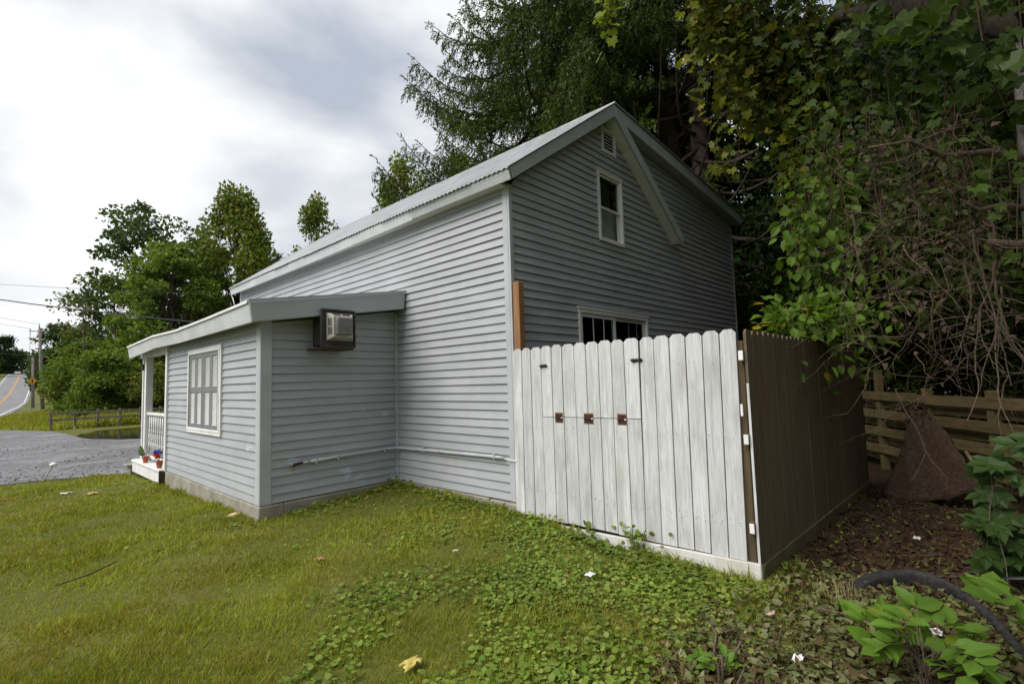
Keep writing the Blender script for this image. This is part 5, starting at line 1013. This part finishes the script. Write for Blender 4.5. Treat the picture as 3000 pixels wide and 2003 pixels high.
def grass(name, n, d0, d1, hmin, hmax, b0, b1):
    x, y, d = scatter(n, d0, d1, b0, b1); k = ~blocked(x, y) & (r9.random(n) > dirt(x, y) * .96) & (r9.random(n) > .4 * clov(x, y)) & (r9.random(n) > stump(x, y)); x, y, d = x[k], y[k], d[k]; m = len(x)
    C = np.stack([x, y, H(x, y) - .006], -1); A = r9.normal(size=(m, 3)) * .62; A[:, 2] = 1; gr = np.clip(.85 + .45 * vnoise(x, y, 2.1, 2) + .35 * vnoise(x, y, 6.3, 4), .6, 1.9); gr *= 1 + .9 * (np.exp(-np.abs(x + 1.93) / .07) * (y > 2.1) * (y < 6.5) + np.exp(-np.abs(y - 2.18) / .07) * (x > -2) * (x < .1) + np.exp(-np.abs(x + .1) / .07) * (y > -2.6) * (y < 2.3))
    S = r9.uniform(hmin, hmax, m) * gr; leaves(name, 'blade', C, A, r9.normal(size=(m, 3)), S, GM, wid=np.maximum(.8, d / 3.2) * 1.0, kind='stuff', label='short mown yellow-green lawn grass', category='grass')
grass('grass', 860000, 1.0, 15, .035, .075, -40, 112)
def far_grass():
    n = 60000; x = r9.uniform(-18, 6, n); y = r9.uniform(26, 58, n); lim = np.interp(x, [-12, -3.2, -1.6, 3, 6], [35, 32.6, 28, 29, 29]); rd = np.interp(y, [28, 42, 58.7], [-5.5, -4.2, -2.55]); k = (y > lim) & (x > rd + .6)
    x, y = x[k], y[k]; m = len(x); A = r9.normal(size=(m, 3)) * .5; A[:, 2] = 1; t = np.clip((x + 1.6) / 3, 0, 1)
    leaves('verge_grass', 'blade', np.stack([x, y, H(x, y)], -1), A, r9.normal(size=(m, 3)), r9.uniform(.10, .25, m) * (1 + 1.8 * t), GM, wid=np.full(m, 4.0), kind='stuff', label='rough grass verge between the parking lot and road', category='grass')
far_grass()
CM = leafmat('clover_leaf', [(.10, .16, .022), (.14, .205, .03), (.17, .24, .036), (.125, .18, .036), (.22, .26, .055)], .45, .3, noise_scale=1.4)
n = 130000; x, y, d = scatter(n, 1.0, 8.5, -5, 108); cl = np.clip(clov(x, y) * 1.25 - .12, 0, 1)
edge_ = np.exp(-np.abs(y - 2.05) / .12) * (x > -1.6) * (x < .1) + np.exp(-np.abs(x + .18) / .14) * (y > -2.6) * (y < 2.3)
k = ~blocked(x, y) & (r9.random(n) < np.clip(cl * (1 - .95 * dirt(x, y)) * (1 - .8 * stump(x, y)) * (1 - .75 * near_zone(x, y)) + edge_ * .8, 0, 1)); x, y, d = x[k], y[k], d[k]; m = len(x); ee = edge_[k]
N = r9.normal(size=(m, 3)) * .42; N[:, 2] = 1; A = r9.normal(size=(m, 3)); A[:, 2] *= .2
leaves('clover', 'round', np.stack([x, y, H(x, y) + r9.uniform(.012, .045, m) * (1 + 1.6 * ee * r9.random(m) * (y > -.5))], -1), A, N, r9.uniform(.018, .042, m) * (1 + .4 * ee), CM, kind='stuff', label='low round-leaved clover creeping over the lawn', category='clover')
# clippings, dead leaves, twigs right of the fence corner
def litter(name, label, n, mat, tp, smin, smax, zone, up=.02, d1=9):
    x, y, d = scatter(n, 1.0, d1, 40, 110); k = ~blocked(x, y) & (r9.random(n) < zone(x, y)); x, y, d = x[k], y[k], d[k]; m = len(x)
    N = r9.normal(size=(m, 3)) * .6; N[:, 2] += .9; A = r9.normal(size=(m, 3)); A[:, 2] *= .3
    leaves(name, tp, np.stack([x, y, H(x, y) + r9.uniform(.004, up, m)], -1), A, N, r9.uniform(smin, smax, m), mat, kind='stuff', label=label, category='litter')
litter('cut_clippings', 'pale wilted cut leaves strewn by the black rubber strip', 60000, leafmat('wilted_clipping', [(.10, .12, .035), (.15, .17, .065), (.075, .09, .025), (.24, .24, .12), (.075, .05, .024), (.11, .075, .035)], .6, .25), 'scrap', .022, .075, near_zone, .05, 5)
litter('leaf_litter', 'brown dead leaves and needles under the trees', 42000, leafmat('dead_leaf_litter', [(.034, .019, .010), (.055, .030, .014), (.085, .054, .028), (.026, .015, .008), (.065, .035, .016)], .9, .0), 'scrap', .02, .06, lambda x, y: np.clip(dirt(x, y) * .8 + stump(x, y) * 1.2, 0, 1), .03)
litter('ground_seedlings', 'small green seedlings dotted over the shaded soil', 3600, M['leaf_under'], 'oval', .025, .06, lambda x, y: dirt(x, y) * np.clip(.25 + .9 * vnoise(x, y, 2.2, 9), 0, 1), .05)
x, y, d = scatter(5200, 1.0, 8, 50, 108); k = ~blocked(x, y) & (r9.random(5200) < np.clip(dirt(x, y) * .5 + near_zone(x, y) * .8 + stump(x, y), 0, 1)); tb = MB()
for a, b in zip(x[k], y[k]):
    z = gz(a, b) + .012; th_ = random.uniform(0, 6.28); L = random.uniform(.04, .28) * random.random() + .03; c, s_ = math.cos(th_) * L / 2, math.sin(th_) * L / 2; tb.tube([(a - c, b - s_, z), (a + random.gauss(0, .01), b + random.gauss(0, .01), z + random.uniform(.0, .02)), (a + c, b + s_, z + random.uniform(-.005, .03))], random.uniform(.0012, .004), 3, False)
tb.build('twigs', M['twig'], label='thin brown twigs scattered over the clippings and soil', category='twigs', kind='stuff')
# cut stem stubble
cs_ = thing('cut_stems', 'cluster of cut woody stems sticking out of the clover', 'stump', (-1.35, -2.75, gz(-1.35, -2.75))); r10 = np.random.default_rng(4)
for i in range(15):
    a, b = -1.35 + r10.normal() * .2, -2.75 + r10.normal() * .16; z = gz(a, b); h_ = r10.uniform(.04, .14); MB().tube([(a, b, z - .02), (a + r10.normal() * .04, b + r10.normal() * .04, z + h_)], [r10.uniform(.003, .007)] * 2, 6).build('stem', M['twig'], cs_)
gt = thing('grass_stubble', 'tuft of straw coloured cut stalks by the fence corner', 'grass tuft', (.02, -3.0, gz(.02, -3.0))); st_ = MB()
for i in range(90):
    a, b = .0 + r10.normal() * .13, -2.98 + r10.normal() * .07; z = gz(a, b); st_.tube([(a, b, z - .01), (a + r10.normal() * .025, b + r10.normal() * .025, z + r10.uniform(.04, .12))], .0018, 3, False)
st_.build('stalks', simple('straw_stalk', (.30, .25, .10), .8), gt, kind='stuff')
n = 16000; x = r9.uniform(-14, 4, n); y = 8.9 + 14 * r9.random(n) ** 1.7; k = blocked(x, y) & (y > 8.75) & ~((x > -2) & (y < 8.9)) & (r9.random(n) < np.clip(.45 + .8 * vnoise(x, y, .9, 6), 0.05, 1)) & ((x < -1.2) | (y < 16)); x, y = x[k], y[k]; m = len(x)
leaves('lot_gravel', 'scrap', np.stack([x, y, H(x, y) + .018], -1), r9.normal(size=(m, 3)) * [1, 1, .3], r9.normal(size=(m, 3)) * .5 + [0, 0, 1], r9.uniform(.02, .055, m), leafmat('grey_gravel', [(.16, .16, .17), (.26, .26, .27), (.36, .36, .37), (.10, .10, .11)], .9, 0.0), kind='stuff', label='loose grey gravel strewn over the parking lot', category='gravel')
# scraps on the lawn
def scrapobj(name, label, cat, x, y, size, mat, seed, ht=.4, z=.03):
    r = np.random.default_rng(seed); mb = MB(); n = 7; g = [[(x + size * (i / n - .5) * (1 + .2 * r.normal()), y + size * .7 * (j / n - .5), gz(x, y) + z + size * ht * (.25 * math.sin(i * 1.3 + seed) * math.cos(j * 1.1) + .12 * r.normal())) for i in range(n + 1)] for j in range(n + 1)]
    vs = [p for q in g for p in q]; mb.add(vs, [(j * (n + 1) + i, j * (n + 1) + i + 1, (j + 1) * (n + 1) + i + 1, (j + 1) * (n + 1) + i) for j in range(n) for i in range(n)])
    o = mb.build(name, mat, smooth=True, origin=(x, y, gz(x, y)), label=label, category=cat); md = o.modifiers.new('t', 'SOLIDIFY'); md.thickness = .003; return o
paper = simple('white_litter_paper', (.62, .62, .60), .6, .1, 20); wrap = simple('pink_litter', (.5, .36, .34), .5, .3, 30)
cream = simple('cream_stone', (.52, .42, .22), .8, .2, 12)
def stone(name, label, x, y, s, mat, seed, cat='stone'):
    r = np.random.default_rng(seed); me = MB(); import bmesh
    bm_ = bmesh.new(); bmesh.ops.create_icosphere(bm_, subdivisions=2, radius=1)
    for v in bm_.verts: v.co *= 1 + .16 * math.sin(v.co.x * 4 + seed) * math.cos(v.co.y * 3 + seed) + .05 * r.normal()
    vs = [(x + v.co.x * s[0], y + v.co.y * s[1], gz(x, y) + s[2] * .6 + v.co.z * s[2]) for v in bm_.verts]; fs = [tuple(v.index for v in f.verts) for f in bm_.faces]; bm_.free()
    return me.add(vs, fs).build(name, mat, origin=(x, y, gz(x, y)), label=label, category=cat)
stone('stone', 'cream coloured rock beside the addition foundation corner', -1.99, 2.66, (.075, .05, .035), cream, 2)
scrapobj('litter_paper', 'crumpled white paper scrap far out on the lawn', 'litter', -3.05, 7.05, .13, paper, 1)
scrapobj('fallen_leaf', 'pale orange dry leaf lying far out on the lawn', 'leaf', -2.78, 6.65, .13, simple('pale_dry_leaf', (.50, .36, .16), .7), 2)
scrapobj('fallen_leaf', 'single yellow leaf with torn edge on the near lawn', 'leaf', -2.42, -1.41, .11, simple('yellow_fallen_leaf', (.50, .40, .10), .6), 3, .3, .05)
scrapobj('fallen_leaf', 'curled orange-brown leaf on the lawn before the addition', 'leaf', -2.04, .45, .075, simple('orange_dry_leaf', (.38, .20, .08), .7), 4, .6, .045)
scrapobj('wood_chip', 'white paint flake lying on the clover below the fence', 'chip', -.85, -1.52, .085, paper, 5, .15, .05)
scrapobj('wood_chip', 'pale wood chip on the brownish lawn patch', 'chip', -1.2, -.35, .05, simple('pale_chip', (.45, .42, .32), .8), 6, .3, .05)
scrapobj('candy_wrapper', 'torn white and pink wrapper among the clippings', 'litter', -.56, -2.70, .085, wrap, 7, .4, .05); scrapobj('candy_wrapper', 'crumpled white wrapper on the brown cut stalks', 'litter', -1.0, -2.97, .07, paper, 8, .5, .05)
scrapobj('litter_paper', 'weathered white paper half under the black rubber strip', 'litter', -.2, -3.5, .10, paper, 9, .3, .04)
scrapobj('litter_paper', 'tiny white scrap on the dark soil under the trees', 'litter', 2.1, -3.25, .08, paper, 10, .4, .02)
tg_ = MB(); b0_ = V3((-3.40, 1.75, gz(-3.4, 1.75) + .05)); tg_.tube([b0_ + V3((-.22, -.1, 0)), b0_, b0_ + V3((.2, .14, .02))], [.004, .007, .005], 5); tg_.tube([b0_ + V3((.1, .07, .01)), b0_ + V3((.12, .2, .05))], .003, 4)
tg_.build('fallen_twig', M['twig_dark'], origin=tuple(b0_), label='dark forked twig lying on the open lawn', category='twig')
for (a, b, c, L, nm) in ((-.35, -3.1, 1.2, .5, 'long brown stick across the clippings'), (-1.05, -2.55, .3, .34, 'forked reddish stick on the clover near the fence corner')):
    z = gz(a, b) + .04; MB().tube([(a - L * math.cos(c), b - L * math.sin(c), z), (a, b, z + .02), (a + L * .6 * math.cos(c + .3), b + L * .6 * math.sin(c + .3), z)], [.008, .007, .004], 6).tube([(a, b, z + .02), (a + .12, b - .1, z + .04)], [.006, .003], 5).build('stick', M['twig'], smooth=True, origin=(a, b, z), label=nm, category='stick')
# metal frame piece at the tree foot
mf = thing('metal_bracket', 'bent grey metal frame piece leaning at the pale tree foot', 'bracket', (.95, -4.05, gz(.95, -4.05))); q = V3(WLOC[mf.name])
MB().beam(q + V3((.1, .35, .05)), q + V3((.0, .0, .16)), .05, .012).build('arm', M['acmetal'], mf); MB().beam(q + V3((.0, .0, .16)), q + V3((-.25, .1, .02)), .05, .012).build('arm', M['acmetal'], mf)
# small plants along the fence foot
for i, (y, zs) in enumerate(((-1.02, .0), (-1.5, .06), (-.5, -.05))):
    c = V3((FX - .05, y, gz(FX - .05, y))); rt = thing('ground_ivy', ['small ivy sprig rising over the white skirt board middle', 'larger round-leaved ivy clump against the white pickets', 'short ivy tuft at the start of the white skirt board'][i], 'ivy', tuple(c)); m = (16, 30, 12)[i]
    P = c + np.stack([r10.normal(size=m) * .03 - .02, r10.normal(size=m) * .09, r10.uniform(.03, .16 + zs, m)], -1); leaf_objs('leaf', 'round', P, r10.normal(size=(m, 3)), r10.normal(size=(m, 3)) * .5 + [-.7, -.4, .5], r10.uniform(.035, .06, m), CM, rt)
    sb2 = MB()
    for p in P[::2]: sb2.tube([c + V3((0, r10.normal() * .03, -.01)), p], .002, 3, False)
    sb2.build('stems', M['twig'], rt)
